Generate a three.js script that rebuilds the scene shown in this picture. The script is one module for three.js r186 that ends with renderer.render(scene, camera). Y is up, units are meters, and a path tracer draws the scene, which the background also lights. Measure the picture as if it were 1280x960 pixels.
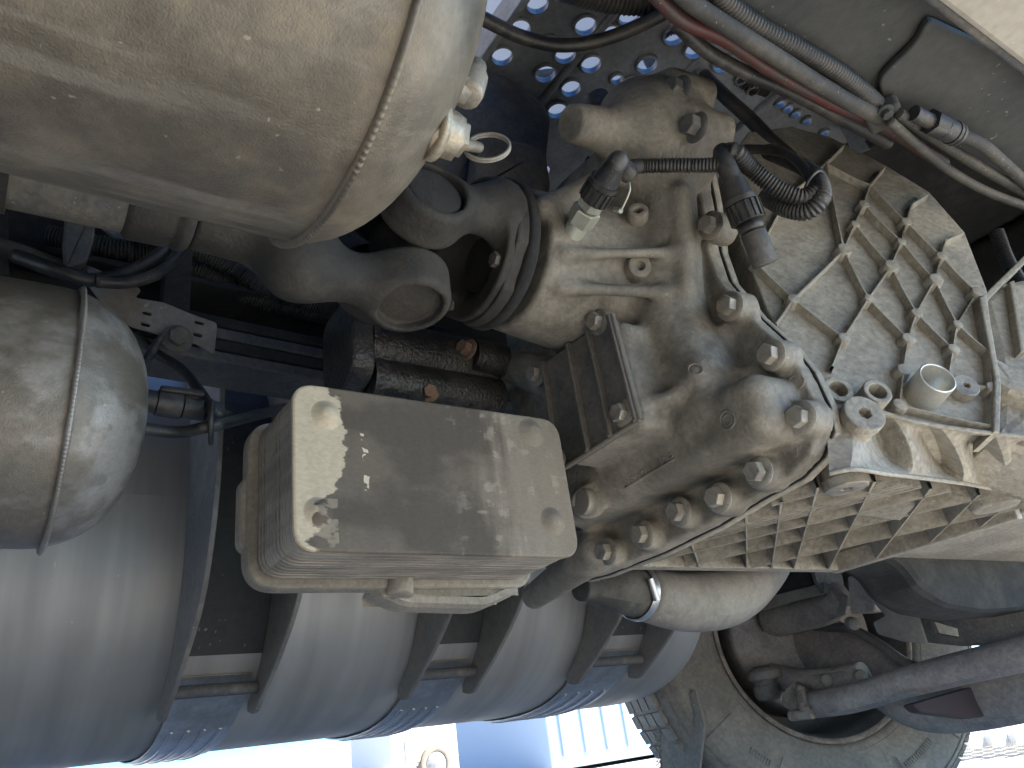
import * as THREE from 'three';
import { Sky } from 'three/addons/objects/Sky.js';
import { mergeGeometries, mergeVertices } from 'three/addons/utils/BufferGeometryUtils.js';
import { RoundedBoxGeometry } from 'three/addons/geometries/RoundedBoxGeometry.js';

// ---------------------------------------------------------------- camera, sky, sun, exposure
// world: x = truck forward, y = up, z = towards the near side of the truck, metres
const scene = new THREE.Scene();
const camera = new THREE.PerspectiveCamera(52.98, 4 / 3, 0.02, 400);
const EYE = new THREE.Vector3(0, 0.3, 0);
const Q = [[0.8262, -0.1415, -0.5450], [-0.1310, 0.8930, -0.4305], [0.5476, 0.4270, 0.7190]];   // camera axes -> world
camera.position.copy(EYE);
camera.quaternion.setFromRotationMatrix(new THREE.Matrix4().set(...Q[0], 0, ...Q[1], 0, ...Q[2], 0, 0, 0, 0, 1));
scene.add(camera);

const SUN = new THREE.Vector3(0.66, 0.60, 0.46).normalize();
const sky = new Sky();
sky.name = 'sky'; sky.scale.setScalar(300);
sky.userData.kind = 'structure';
sky.material.uniforms.sunPosition.value.copy(SUN);
sky.material.uniforms.turbidity.value = 5;
sky.material.uniforms.rayleigh.value = 0.8;
sky.material.uniforms.mieCoefficient.value = 0.004;
sky.material.uniforms.cloudCoverage.value = 0.15;
scene.add(sky);
scene.environmentIntensity = 0.19;
const sun = new THREE.DirectionalLight(new THREE.Color(1, 0.93, 0.81), 5);
sun.position.copy(SUN).multiplyScalar(12); sun.castShadow = true;
sun.shadow.camera.left = sun.shadow.camera.bottom = -9; sun.shadow.camera.right = sun.shadow.camera.top = 9;
sun.shadow.camera.far = 60; sun.shadow.mapSize.set(4096, 4096);
scene.add(sun); scene.add(sun.target);
const renderer = new THREE.WebGLRenderer({ antialias: true });
renderer.toneMapping = THREE.LinearToneMapping;
renderer.toneMappingExposure = 4.8;
renderer.shadowMap.enabled = true;

// ---------------------------------------------------------------- helpers
const V = (x, y, z) => new THREE.Vector3(x, y, z);
let seed = 7;
const rnd = () => { seed = (seed * 1664525 + 1013904223) >>> 0; return seed / 4294967296; };
// a sight line of the photograph (1280 x 960) met with the plane x, y or z = v : a point of the truck
function ray(px, py) {
  const a = px - 640, b = 480 - py, c = -963;
  return V(Q[0][0] * a + Q[0][1] * b + Q[0][2] * c, Q[1][0] * a + Q[1][1] * b + Q[1][2] * c, Q[2][0] * a + Q[2][1] * b + Q[2][2] * c);
}
const onX = (px, py, v) => { const d = ray(px, py); return d.multiplyScalar((v - EYE.x) / d.x).add(EYE); };
const onY = (px, py, v) => { const d = ray(px, py); return d.multiplyScalar((v - EYE.y) / d.y).add(EYE); };
const onZ = (px, py, v) => { const d = ray(px, py); return d.multiplyScalar((v - EYE.z) / d.z).add(EYE); };
const onPlane = (px, py, p, n) => { const d = ray(px, py); return d.multiplyScalar(p.clone().sub(EYE).dot(n) / d.dot(n)).add(EYE); };
const sstep = (a, b, x) => { const t = Math.min(1, Math.max(0, (x - a) / (b - a))); return t * t * (3 - 2 * t); };
const lerp = (a, b, t) => a + (b - a) * t;

// names, labels
const used = {};
function numbered(n) { if (!(n in used)) { used[n] = 0; return n; } used[n]++; return n + '_' + String(used[n]).padStart(3, '0'); }
function tag(o, label, category, group) { o.userData.label = label; o.userData.category = category; if (group) o.userData.group = group; return o; }
function thing(name, label, category, group, pos) {
  const g = new THREE.Group(); g.name = numbered(name); if (pos) g.position.copy(pos); scene.add(g); g.userData.base = 1; delete g.userData.base;
  return tag(g, label, category, group);
}
// geometry in world coordinates becomes a part of `parent` (a group or mesh standing unrotated at parent's base)
function part(name, geos, mat, parent, extra) {
  let g = Array.isArray(geos) ? join(geos) : geos;
  const off = V(0, 0, 0); for (let p = parent; p && p !== scene; p = p.parent) off.add(p.position);
  g = boxUV(g); if (mat.userData.paint) paintBy(g, mat.userData.paint); g.translate(-off.x, -off.y, -off.z);
  const m = new THREE.Mesh(g, mat); m.name = parent === scene ? numbered(name) : name; m.castShadow = m.receiveShadow = true;
  parent.add(m); if (extra) Object.assign(m.userData, extra);
  return m;
}
function paintBy(g, fn) { const p = g.attributes.position, c = new Float32Array(p.count * 3); for (let i = 0; i < p.count; i++) { const r = fn(p.getX(i), p.getY(i), p.getZ(i)); c[3 * i] = r[0]; c[3 * i + 1] = r[1]; c[3 * i + 2] = r[2]; } g.setAttribute('color', new THREE.BufferAttribute(c, 3)); }
// where a sight line first meets a distance field
function hit(f, px, py, t0 = .6) { const d = ray(px, py).normalize(); let t = t0; for (let i = 0; i < 200; i++) { const q = f(EYE.x + d.x * t, EYE.y + d.y * t, EYE.z + d.z * t); if (q < .0003) break; t += q * .7; if (t > 3) break; } return d.multiplyScalar(t).add(EYE); }
function struct(name, geos, mat) { return part(name, geos, mat, scene, { kind: 'structure' }); }
function strip(g) { const o = g.index ? g.toNonIndexed() : g; for (const k of Object.keys(o.attributes)) if (!['position', 'normal', 'uv', 'color'].includes(k)) o.deleteAttribute(k); if (!o.attributes.normal) o.computeVertexNormals(); return o; }
function join(list) {
  list = list.flat().map((g) => { const own = g.userData.ownUV; g = strip(g.clone()); if (!own && g.attributes.uv) g.deleteAttribute('uv'); g.userData = {}; return g; });
  const any = list.some((g) => !g.attributes.uv); if (any) list.forEach((g) => g.attributes.uv && g.deleteAttribute('uv'));
  const m = mergeGeometries(list, false); return m;
}
// uv in metres from the three axes, face by face
function boxUV(g) {
  if (g.userData.ownUV) return g;
  g = strip(g); const p = g.attributes.position, n = p.count, uv = new Float32Array(n * 2);
  const a = V(), b = V(), c = V();
  for (let i = 0; i < n; i += 3) {
    a.fromBufferAttribute(p, i); b.fromBufferAttribute(p, i + 1); c.fromBufferAttribute(p, i + 2);
    const nn = b.clone().sub(a).cross(c.clone().sub(a)); const ax = Math.abs(nn.x), ay = Math.abs(nn.y), az = Math.abs(nn.z);
    [a, b, c].forEach((q, k) => {
      let u, v; if (ax >= ay && ax >= az) { u = q.z + 0.37; v = q.y; } else if (ay >= az) { u = q.x; v = q.z + 0.71; } else { u = q.x; v = q.y + 0.13; }
      uv[(i + k) * 2] = u; uv[(i + k) * 2 + 1] = v;
    });
  }
  g.setAttribute('uv', new THREE.BufferAttribute(uv, 2)); return g;
}
function remap(g, fn, flip) {
  g = strip(g.clone()); if (g.attributes.uv) g.deleteAttribute('uv'); const p = g.attributes.position, nA = g.attributes.normal, q = V();
  for (let i = 0; i < p.count; i++) { q.fromBufferAttribute(p, i); const r = fn(q.x, q.y, q.z); p.setXYZ(i, r[0], r[1], r[2]); q.fromBufferAttribute(nA, i); const s = fn(q.x, q.y, q.z, true); nA.setXYZ(i, s[0], s[1], s[2]); }
  if (flip) for (const at of [p, nA]) for (let i = 0; i < at.count; i += 3) { const x = at.getX(i + 1), y = at.getY(i + 1), z = at.getZ(i + 1); at.setXYZ(i + 1, at.getX(i + 2), at.getY(i + 2), at.getZ(i + 2)); at.setXYZ(i + 2, x, y, z); }
  return g;
}
function place(g, pos, dir = V(0, 1, 0), roll = 0) {           // local +y goes to dir
  const q = new THREE.Quaternion().setFromUnitVectors(V(0, 1, 0), dir.clone().normalize());
  if (roll) q.multiply(new THREE.Quaternion().setFromAxisAngle(V(0, 1, 0), roll));
  const o = g.clone(); o.applyQuaternion(q); o.translate(pos.x, pos.y, pos.z); return o;
}
function cyl(a, b, r0, r1 = r0, seg = 24) { const d = b.clone().sub(a); const g = new THREE.CylinderGeometry(r1, r0, d.length(), seg); return place(g, a.clone().add(b).multiplyScalar(.5), d); }
function lathe(pts, a, dir, seg = 32) { return place(new THREE.LatheGeometry(pts.map((p) => new THREE.Vector2(p[0], p[1])), seg), a, dir); }
function ring(r0, r1, h, c, dir, bev = .001, seg = 28) { return lathe([[r0, 0], [r1 - bev, 0], [r1, bev], [r1, h - bev], [r1 - bev, h], [r0 + bev, h], [r0, h - bev], [r0, 0]], c, dir, seg); }
function bx(x0, x1, y0, y1, z0, z1, r = .002) { const g = new RoundedBoxGeometry(x1 - x0, y1 - y0, z1 - z0, 2, Math.min(r, (x1 - x0) / 2.01, (y1 - y0) / 2.01, (z1 - z0) / 2.01)); g.translate((x0 + x1) / 2, (y0 + y1) / 2, (z0 + z1) / 2); return g; }
function curveOf(pts) { return new THREE.CatmullRomCurve3(pts, false, 'centripetal'); }
function tube(pts, r, seg, rad = 10) { const c = curveOf(pts); return sweep(c, () => r, seg || Math.max(8, Math.ceil(c.getLength() / .012)), rad); }
function sweep(c, rf, n, rad, sx = 1, sy = 1) {
  const fr = c.computeFrenetFrames(n, false), pos = [], idx = [];
  for (let i = 0; i <= n; i++) { const p = c.getPointAt(i / n), r = rf(i / n); for (let k = 0; k < rad; k++) { const t = k / rad * Math.PI * 2; const q = p.clone().addScaledVector(fr.normals[i], Math.cos(t) * r * sx).addScaledVector(fr.binormals[i], Math.sin(t) * r * sy); pos.push(q.x, q.y, q.z); } }
  for (let i = 0; i < n; i++) for (let k = 0; k < rad; k++) { const a = i * rad + k, b = i * rad + (k + 1) % rad, cc = a + rad, d = b + rad; idx.push(a, b, cc, b, d, cc); }
  const p0 = c.getPointAt(0), p1 = c.getPointAt(1); pos.push(p0.x, p0.y, p0.z, p1.x, p1.y, p1.z); const m = pos.length / 3;
  for (let k = 0; k < rad; k++) { idx.push(m - 2, (k + 1) % rad, k); idx.push(m - 1, n * rad + k, n * rad + (k + 1) % rad); }
  const g = new THREE.BufferGeometry(); g.setAttribute('position', new THREE.Float32BufferAttribute(pos, 3)); g.setIndex(idx); g.computeVertexNormals(); return g;
}
function corrugated(pts, r, pitch = .0042) {            // hose with real rings
  const c = curveOf(pts), L = c.getLength(), k = Math.max(4, Math.round(L / pitch)), n = Math.min(k * 4, 1400);
  return sweep(c, (t) => { const f = (t * k) % 1; return r * (f < .5 ? 1 : .86); }, n, 12);
}
function shapeOf(pts) { const s = new THREE.Shape(); pts.forEach((p, i) => i ? s.lineTo(p[0], p[1]) : s.moveTo(p[0], p[1])); return s; }
function area(p) { let a = 0; for (let i = 0; i < p.length; i++) { const q = p[(i + 1) % p.length]; a += p[i][0] * q[1] - q[0] * p[i][1]; } return a; }
function soft(pts, r, n = 4) {                          // round the corners of an outline
  const o = []; for (let i = 0; i < pts.length; i++) { const p = pts[i], a = pts[(i + pts.length - 1) % pts.length], b = pts[(i + 1) % pts.length]; const la = Math.hypot(a[0] - p[0], a[1] - p[1]), lb = Math.hypot(b[0] - p[0], b[1] - p[1]); const ra = Math.min(r, la * .45) / la, rb = Math.min(r, lb * .45) / lb; const A = [p[0] + (a[0] - p[0]) * ra, p[1] + (a[1] - p[1]) * ra], B = [p[0] + (b[0] - p[0]) * rb, p[1] + (b[1] - p[1]) * rb]; for (let k = 0; k <= n; k++) { const t = k / n; o.push([(1 - t) ** 2 * A[0] + 2 * t * (1 - t) * p[0] + t * t * B[0], (1 - t) ** 2 * A[1] + 2 * t * (1 - t) * p[1] + t * t * B[1]]); } } return o;
}
function extr(pts, depth, bev = .002, holes = []) {
  const s = shapeOf(area(pts) < 0 ? pts.slice().reverse() : pts); holes.forEach((h) => s.holes.push(new THREE.Path(h.map((p) => new THREE.Vector2(p[0], p[1])))));
  const g = new THREE.ExtrudeGeometry(s, { depth: depth - 2 * bev, bevelEnabled: bev > 0, bevelThickness: bev, bevelSize: bev, bevelOffset: -bev, bevelSegments: 2, curveSegments: 6 }); g.translate(0, 0, bev); return g;
}
const circ = (cx, cy, r, n = 16) => Array.from({ length: n }, (_, i) => [cx + r * Math.cos(i / n * 2 * Math.PI), cy + r * Math.sin(i / n * 2 * Math.PI)]);
// outline in (x,y) extruded from z0 to z1; in (z,y) from x0 to x1; in (x,z) from y0 to y1
const prismZ = (pts, z0, z1, bev, holes) => { const g = extr(pts, z1 - z0, bev, holes); g.translate(0, 0, z0); return g; };
const prismX = (pts, x0, x1, bev, holes) => remap(extr(pts, x1 - x0, bev, holes), (x, y, z, n) => [z + (n ? 0 : x0), y, x], true);
const prismY = (pts, y0, y1, bev, holes) => remap(extr(pts, y1 - y0, bev, holes), (x, y, z, n) => [x, z + (n ? 0 : y0), y], true);
const pxZ = (pxs, z) => pxs.map((p) => { const q = onZ(p[0], p[1], z); return [q.x, q.y]; });
const pxX = (pxs, x) => pxs.map((p) => { const q = onX(p[0], p[1], x); return [q.z, q.y]; });
const pxY = (pxs, y) => pxs.map((p) => { const q = onY(p[0], p[1], y); return [q.x, q.z]; });
// a hexagon head with its washer flange, standing on the origin along +y
const hexBolt = (() => { const mk = (r, h) => { const pts = circ(0, 0, r, 6); const hd = remap(extr(pts, h, r * .12), (x, y, z) => [x, z, y], true); hd.translate(0, r * .3, 0); return [hd, lathe([[0, 0], [r * 1.5, 0], [r * 1.5, r * .12], [r * 1.15, r * .34], [0, r * .34]], V(0, 0, 0), V(0, 1, 0), 20)]; }; return mk; })();
function bolt(parent, p, dir, r, mat, h = r * 1.1) { const roll = rnd() * 3; return part('bolt', hexBolt(r, h).map((g) => place(g, p, dir, roll)), mat, parent); }

// ---------------------------------------------------------------- distance fields for cast bodies
const smin = (a, b, k) => { const h = Math.max(k - Math.abs(a - b), 0) / k; return Math.min(a, b) - h * h * k * .25; };
const smax = (a, b, k) => -smin(-a, -b, k);
const F = {
  cap(a, b, r0, r1 = r0) { const ba = b.clone().sub(a), l = ba.lengthSq(); return (x, y, z) => { const px = x - a.x, py = y - a.y, pz = z - a.z; const t = Math.min(1, Math.max(0, (px * ba.x + py * ba.y + pz * ba.z) / l)); return Math.hypot(px - ba.x * t, py - ba.y * t, pz - ba.z * t) - lerp(r0, r1, t); }; },
  cyl(a, b, r0, r1 = r0, rd = .004) { const ba = b.clone().sub(a), L = ba.length(); ba.normalize(); return (x, y, z) => { const px = x - a.x, py = y - a.y, pz = z - a.z; const t = px * ba.x + py * ba.y + pz * ba.z; const q = Math.sqrt(Math.max(0, px * px + py * py + pz * pz - t * t)); const r = lerp(r0, r1, Math.min(1, Math.max(0, t / L))); const dx = q - r + rd, dy = Math.abs(t - L / 2) - L / 2 + rd; return Math.hypot(Math.max(dx, 0), Math.max(dy, 0)) + Math.min(Math.max(dx, dy), 0) - rd; }; },
  box(c, h, rd = .004, rot) { const q = rot ? rot.clone().invert() : null, v = V(); return (x, y, z) => { v.set(x - c.x, y - c.y, z - c.z); if (q) v.applyQuaternion(q); const dx = Math.abs(v.x) - h.x + rd, dy = Math.abs(v.y) - h.y + rd, dz = Math.abs(v.z) - h.z + rd; return Math.hypot(Math.max(dx, 0), Math.max(dy, 0), Math.max(dz, 0)) + Math.min(Math.max(dx, dy, dz), 0) - rd; }; },
  ell(c, r) { return (x, y, z) => { const a = (x - c.x) / r.x, b = (y - c.y) / r.y, d = (z - c.z) / r.z; const k = Math.hypot(a, b, d), k2 = Math.hypot(a / r.x, b / r.y, d / r.z); return k2 ? k * (k - 1) / k2 : -Math.min(r.x, r.y, r.z); }; },
  polyX(pts, x0, x1, rd = .003) { const n = pts.length; return (x, y, z) => { let d = 1e9, s = 1; for (let i = 0, j = n - 1; i < n; j = i++) { const ex = pts[j][0] - pts[i][0], ey = pts[j][1] - pts[i][1], wx = z - pts[i][0], wy = y - pts[i][1]; const t = Math.min(1, Math.max(0, (wx * ex + wy * ey) / (ex * ex + ey * ey))); const bx_ = wx - ex * t, by = wy - ey * t; d = Math.min(d, bx_ * bx_ + by * by); const c1 = y >= pts[i][1], c2 = y < pts[j][1], c3 = ex * wy > ey * wx; if ((c1 && c2 && c3) || (!c1 && !c2 && !c3)) s = -s; } const dp = s * Math.sqrt(d) + rd, dx = Math.abs(x - (x0 + x1) / 2) - (x1 - x0) / 2 + rd; return Math.hypot(Math.max(dp, 0), Math.max(dx, 0)) + Math.min(Math.max(dp, dx), 0) - rd; }; },
};
function nets(f, lo, hi, h) {
  const nx = Math.ceil((hi.x - lo.x) / h) + 1, ny = Math.ceil((hi.y - lo.y) / h) + 1, nz = Math.ceil((hi.z - lo.z) / h) + 1;
  const g = new Float32Array(nx * ny * nz), id = (i, j, k) => (k * ny + j) * nx + i;
  for (let k = 0; k < nz; k++) for (let j = 0; j < ny; j++) for (let i = 0; i < nx; i++) g[id(i, j, k)] = (i === 0 || j === 0 || k === 0 || i === nx - 1 || j === ny - 1 || k === nz - 1) ? Math.max(h * .5, f(lo.x + i * h, lo.y + j * h, lo.z + k * h)) : f(lo.x + i * h, lo.y + j * h, lo.z + k * h);
  const vid = new Int32Array(g.length).fill(-1), pos = [], idx = [];
  const E = [[0, 1], [0, 2], [0, 4], [1, 3], [1, 5], [2, 3], [2, 6], [3, 7], [4, 5], [4, 6], [5, 7], [6, 7]];
  for (let k = 0; k < nz - 1; k++) for (let j = 0; j < ny - 1; j++) for (let i = 0; i < nx - 1; i++) {
    const v = []; let m = 0; for (let c = 0; c < 8; c++) { const q = g[id(i + (c & 1), j + (c >> 1 & 1), k + (c >> 2))]; v.push(q); if (q < 0) m |= 1 << c; }
    if (m === 0 || m === 255) continue; let sx = 0, sy = 0, sz = 0, n = 0;
    for (const [a, b] of E) { if ((v[a] < 0) === (v[b] < 0)) continue; const t = v[a] / (v[a] - v[b]); sx += lerp(a & 1, b & 1, t); sy += lerp(a >> 1 & 1, b >> 1 & 1, t); sz += lerp(a >> 2, b >> 2, t); n++; }
    vid[id(i, j, k)] = pos.length / 3; pos.push(lo.x + (i + sx / n) * h, lo.y + (j + sy / n) * h, lo.z + (k + sz / n) * h);
  }
  const quad = (a, b, c, d, fl) => { if (a < 0 || b < 0 || c < 0 || d < 0) return; fl ? idx.push(a, c, b, a, d, c) : idx.push(a, b, c, a, c, d); };
  for (let k = 1; k < nz - 1; k++) for (let j = 1; j < ny - 1; j++) for (let i = 1; i < nx - 1; i++) {
    const s = g[id(i, j, k)] < 0;
    if (s !== g[id(i + 1, j, k)] < 0) quad(vid[id(i, j - 1, k - 1)], vid[id(i, j, k - 1)], vid[id(i, j, k)], vid[id(i, j - 1, k)], !s);
    if (s !== g[id(i, j + 1, k)] < 0) quad(vid[id(i - 1, j, k - 1)], vid[id(i - 1, j, k)], vid[id(i, j, k)], vid[id(i, j, k - 1)], !s);
    if (s !== g[id(i, j, k + 1)] < 0) quad(vid[id(i - 1, j - 1, k)], vid[id(i, j - 1, k)], vid[id(i, j, k)], vid[id(i - 1, j, k)], !s);
  }
  const nor = new Float32Array(pos.length), e = h * .35;
  for (let i = 0; i < pos.length; i += 3) { const x = pos[i], y = pos[i + 1], z = pos[i + 2]; const a = f(x + e, y, z) - f(x - e, y, z), b = f(x, y + e, z) - f(x, y - e, z), c = f(x, y, z + e) - f(x, y, z - e), l = Math.hypot(a, b, c) || 1; nor[i] = a / l; nor[i + 1] = b / l; nor[i + 2] = c / l; }
  const geo = new THREE.BufferGeometry(); geo.setAttribute('position', new THREE.Float32BufferAttribute(pos, 3)); geo.setAttribute('normal', new THREE.BufferAttribute(nor, 3)); geo.setIndex(idx); return geo;
}
// ---------------------------------------------------------------- procedural materials
function hash(x, y, s) { let h = (x * 374761393 + y * 668265263 + s * 2147483647) | 0; h = Math.imul(h ^ (h >>> 13), 1274126177); h ^= h >>> 16; return (h >>> 0) / 4294967296; }
function vn(u, v, px, py, s) { const x = u * px, y = v * py, xi = Math.floor(x), yi = Math.floor(y), fx = x - xi, fy = y - yi; const sx = fx * fx * (3 - 2 * fx), sy = fy * fy * (3 - 2 * fy); const m = (a, n) => ((a % n) + n) % n; const a = hash(m(xi, px), m(yi, py), s), b = hash(m(xi + 1, px), m(yi, py), s), c = hash(m(xi, px), m(yi + 1, py), s), d = hash(m(xi + 1, px), m(yi + 1, py), s); return lerp(lerp(a, b, sx), lerp(c, d, sx), sy); }
function fb(u, v, p, oct, s, py = p) { let t = 0, a = .5, w = 0; for (let i = 0; i < oct; i++) { t += a * vn(u, v, p << i, py << i, s + i * 17); w += a; a *= .55; } return t / w; }
const enc = (l) => Math.round(255 * Math.min(1, Math.max(0, l <= .0031308 ? l * 12.92 : 1.055 * Math.pow(l, 1 / 2.4) - .055)));
function tex(n, fn, color, rep = 1, m = n) {
  const d = new Uint8Array(n * m * 4);
  for (let j = 0; j < m; j++) for (let i = 0; i < n; i++) { const c = fn(i / n, j / m), o = (j * n + i) * 4; if (color) { d[o] = enc(c[0]); d[o + 1] = enc(c[1]); d[o + 2] = enc(c[2]); } else d[o] = d[o + 1] = d[o + 2] = Math.round(255 * Math.min(1, Math.max(0, c))); d[o + 3] = 255; }
  const t = new THREE.DataTexture(d, n, m); t.wrapS = t.wrapT = THREE.RepeatWrapping; t.magFilter = THREE.LinearFilter; t.minFilter = THREE.LinearMipmapLinearFilter; t.generateMipmaps = true; if (color) t.colorSpace = THREE.SRGBColorSpace;
  t.repeat.set(rep, rep); t.needsUpdate = true; return t;
}
const mix = (a, b, t) => [lerp(a[0], b[0], t), lerp(a[1], b[1], t), lerp(a[2], b[2], t)];
// grimy metal: base and dirt colours, broad patches, fine grain, pale specks of grit
function grime(base, dirt, o = {}) {
  const { amt = .5, grain = .25, speck = .985, spec = [.5, .46, .39], p = 3, s = 1, n = 1024 } = o;
  return (u, v) => { const a = fb(u, v, p, 6, s), b = fb(u, v, p * 5, 5, s + 50), g = fb(u, v, 96, 3, s + 90); let c = mix(base, dirt, sstep(.38, .68, a * .7 + b * .3) * amt * 1.4 > 1 ? 1 : sstep(.38, .68, a * .7 + b * .3) * amt * 1.4); const k = 1 + (g - .5) * grain * 2; c = [c[0] * k, c[1] * k, c[2] * k]; const q = vn(u, v, 210, 210, s + 7); const pat = fb(u, v, 7, 3, s + 33); if (q > speck - (pat > .55 ? .05 : 0)) c = mix(c, spec, .75); return c; };
}
const grainBump = tex(512, (u, v) => .5 + (fb(u, v, 64, 4, 3) - .5) * 1.1 + (fb(u, v, 20, 3, 8) - .5) * .2, false, 5);
function h3(x, y, z, s) { let h = (x * 374761393 + y * 668265263 + z * 1440662683 + s * 69069) | 0; h = Math.imul(h ^ (h >>> 13), 1274126177); h ^= h >>> 16; return (h >>> 0) / 4294967296; }
function n3(x, y, z, s) { const xi = Math.floor(x), yi = Math.floor(y), zi = Math.floor(z), fx = x - xi, fy = y - yi, fz = z - zi, a = fx * fx * (3 - 2 * fx), b = fy * fy * (3 - 2 * fy), c = fz * fz * (3 - 2 * fz); const L = (k) => lerp(lerp(h3(xi, yi, zi + k, s), h3(xi + 1, yi, zi + k, s), a), lerp(h3(xi, yi + 1, zi + k, s), h3(xi + 1, yi + 1, zi + k, s), a), b); return lerp(L(0), L(1), c); }
function f3(x, y, z, fr, oct, s) { let t = 0, a = .5, w = 0; for (let i = 0; i < oct; i++) { t += a * n3(x * fr, y * fr, z * fr, s + i * 19); w += a; a *= .55; fr *= 2.03; } return t / w; }
// broad patches of grime by place on the casting, as vertex colours; the map adds only grain and grit
const patches = (base, dirt, s, fr = 9, lo = .40, hi = .66) => (x, y, z) => { const a = f3(x, y, z, fr, 5, s), b = f3(x, y, z, fr * 5, 4, s + 5); let c = mix(base, dirt, sstep(lo, hi, a * .72 + b * .28)); const d = f3(x, y, z, fr * 2.2, 4, s + 9); c = mix(c, base.map((q) => q * 1.25), sstep(.58, .74, d) * .6); const k = .86 + .28 * f3(x, y, z, 90, 3, s + 11); return c.map((q) => q * k); };
const M = {};
const gritMap = tex(1024, (u, v) => { const g = fb(u, v, 110, 3, 301), b = fb(u, v, 24, 3, 302); let k = .60 + .30 * (g - .5) + .14 * (b - .5); const q = vn(u, v, 230, 230, 303), pat = fb(u, v, 6, 3, 304); if (q > (pat > .53 ? .945 : .99)) k = .95; if (q < .012) k *= .7; return [k, k, k * .99]; }, true, 2.4);
const cast_ = (paint, o = {}) => { const m = new THREE.MeshStandardMaterial({ map: gritMap, vertexColors: true, roughness: .72, bumpMap: grainBump, bumpScale: .0006, ...o }); m.userData.paint = paint; return m; };
M.cast = cast_(patches([.40, .355, .285], [.215, .19, .152], 3));
const caseMap = tex(1024, grime([.31, .28, .225], [.205, .184, .148], { amt: .6, p: 4, s: 13, grain: .35, speck: .985, spec: [.45, .40, .31] }), true, 2.2);
M.caseAl = new THREE.MeshStandardMaterial({ map: caseMap, roughness: .7, metalness: .0, bumpMap: grainBump, bumpScale: .0008 });
M.bolt = new THREE.MeshStandardMaterial({ map: tex(256, grime([.30, .27, .22], [.12, .11, .10], { amt: .7, p: 3, s: 23 }), true, 9), roughness: .55, metalness: .3 });
M.boltRust = new THREE.MeshStandardMaterial({ map: tex(256, grime([.24, .14, .08], [.10, .07, .05], { amt: .7, p: 3, s: 24 }), true, 9), roughness: .8 });
M.steelDark = new THREE.MeshStandardMaterial({ map: tex(512, grime([.075, .075, .075], [.135, .12, .10], { amt: .8, p: 4, s: 31, grain: .3, speck: .992, spec: [.3, .28, .24] }), true, 2.5), roughness: .75, bumpMap: grainBump, bumpScale: .0005 });
M.yoke = cast_(patches([.034, .031, .028], [.072, .063, .051], 37, 12), { roughness: .8 });
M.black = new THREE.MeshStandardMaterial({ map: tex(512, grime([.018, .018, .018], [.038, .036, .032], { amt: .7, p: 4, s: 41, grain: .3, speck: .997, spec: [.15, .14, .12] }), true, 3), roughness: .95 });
M.oily = new THREE.MeshStandardMaterial({ map: tex(512, grime([.018, .017, .016], [.05, .045, .038], { amt: .8, p: 5, s: 43, grain: .6, speck: .99, spec: [.2, .18, .15] }), true, 4), roughness: .42, bumpMap: grainBump, bumpScale: .0015 });
M.frame = new THREE.MeshStandardMaterial({ map: tex(512, grime([.040, .043, .042], [.062, .060, .054], { amt: .7, p: 3, s: 47, grain: .2, speck: .995, spec: [.25, .24, .2] }), true, 1.2), roughness: .88, bumpMap: grainBump, bumpScale: .0003 });
M.plastic = new THREE.MeshStandardMaterial({ map: tex(256, grime([.025, .025, .026], [.075, .068, .058], { amt: .7, p: 4, s: 53, grain: .3, speck: .995 }), true, 8), roughness: .5 });
M.hose = new THREE.MeshStandardMaterial({ map: tex(256, grime([.02, .02, .021], [.07, .062, .052], { amt: .65, p: 4, s: 59, grain: .3, speck: .996 }), true, 6), roughness: .48 });
M.hoseDusty = new THREE.MeshStandardMaterial({ map: tex(256, grime([.035, .034, .031], [.075, .068, .056], { amt: .7, p: 4, s: 61, grain: .3, speck: .996 }), true, 5), roughness: .75 });
M.redHose = new THREE.MeshStandardMaterial({ map: tex(256, grime([.075, .018, .016], [.045, .032, .028], { amt: .7, p: 4, s: 67 }), true, 5), roughness: .55 });
M.tank = new THREE.MeshStandardMaterial({ map: tex(1024, (u, v) => { const a = fb(u, v, 3, 6, 71), b = fb(u, v, 11, 5, 72), st = fb(u, v, 24, 4, 73, 3), g = fb(u, v, 90, 2, 74); let c = mix([.205, .172, .126], [.088, .075, .058], sstep(.34, .68, a * .65 + b * .35)); c = mix(c, [.22, .20, .17], sstep(.5, .75, st) * .5); const k = 1 + (g - .5) * .25; c = c.map((x) => x * k); const q = vn(u, v, 44, 44, 75), q2 = fb(u, v, 36, 3, 78); if (q > .95 && q2 > .58) c = mix(c, [.42, .37, .29], .4); const d = fb(u, v, 14, 4, 76); c = mix(c, [.085, .078, .066], sstep(.42, .25, d) * .35); return c; }, true, 1), roughness: .48, metalness: .25, bumpMap: grainBump, bumpScale: .0003 });
M.tankGrey = new THREE.MeshStandardMaterial({ map: tex(1024, (u, v) => { const a = fb(u, v, 3, 6, 171), b = fb(u, v, 11, 5, 172), g = fb(u, v, 90, 2, 174); let c = mix([.29, .275, .25], [.15, .132, .108], sstep(.40, .62, a * .6 + b * .4)); const k = 1 + (g - .5) * .25; c = c.map((x) => x * k); const q = vn(u, v, 44, 44, 175), q2 = fb(u, v, 36, 3, 178); if (q > .95 && q2 > .58) c = mix(c, [.46, .43, .37], .4); const d = fb(u, v, 14, 4, 176); c = mix(c, [.085, .078, .066], sstep(.42, .25, d) * .35); return c; }, true, 1), roughness: .45, metalness: .35, bumpMap: grainBump, bumpScale: .0003 });
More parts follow.
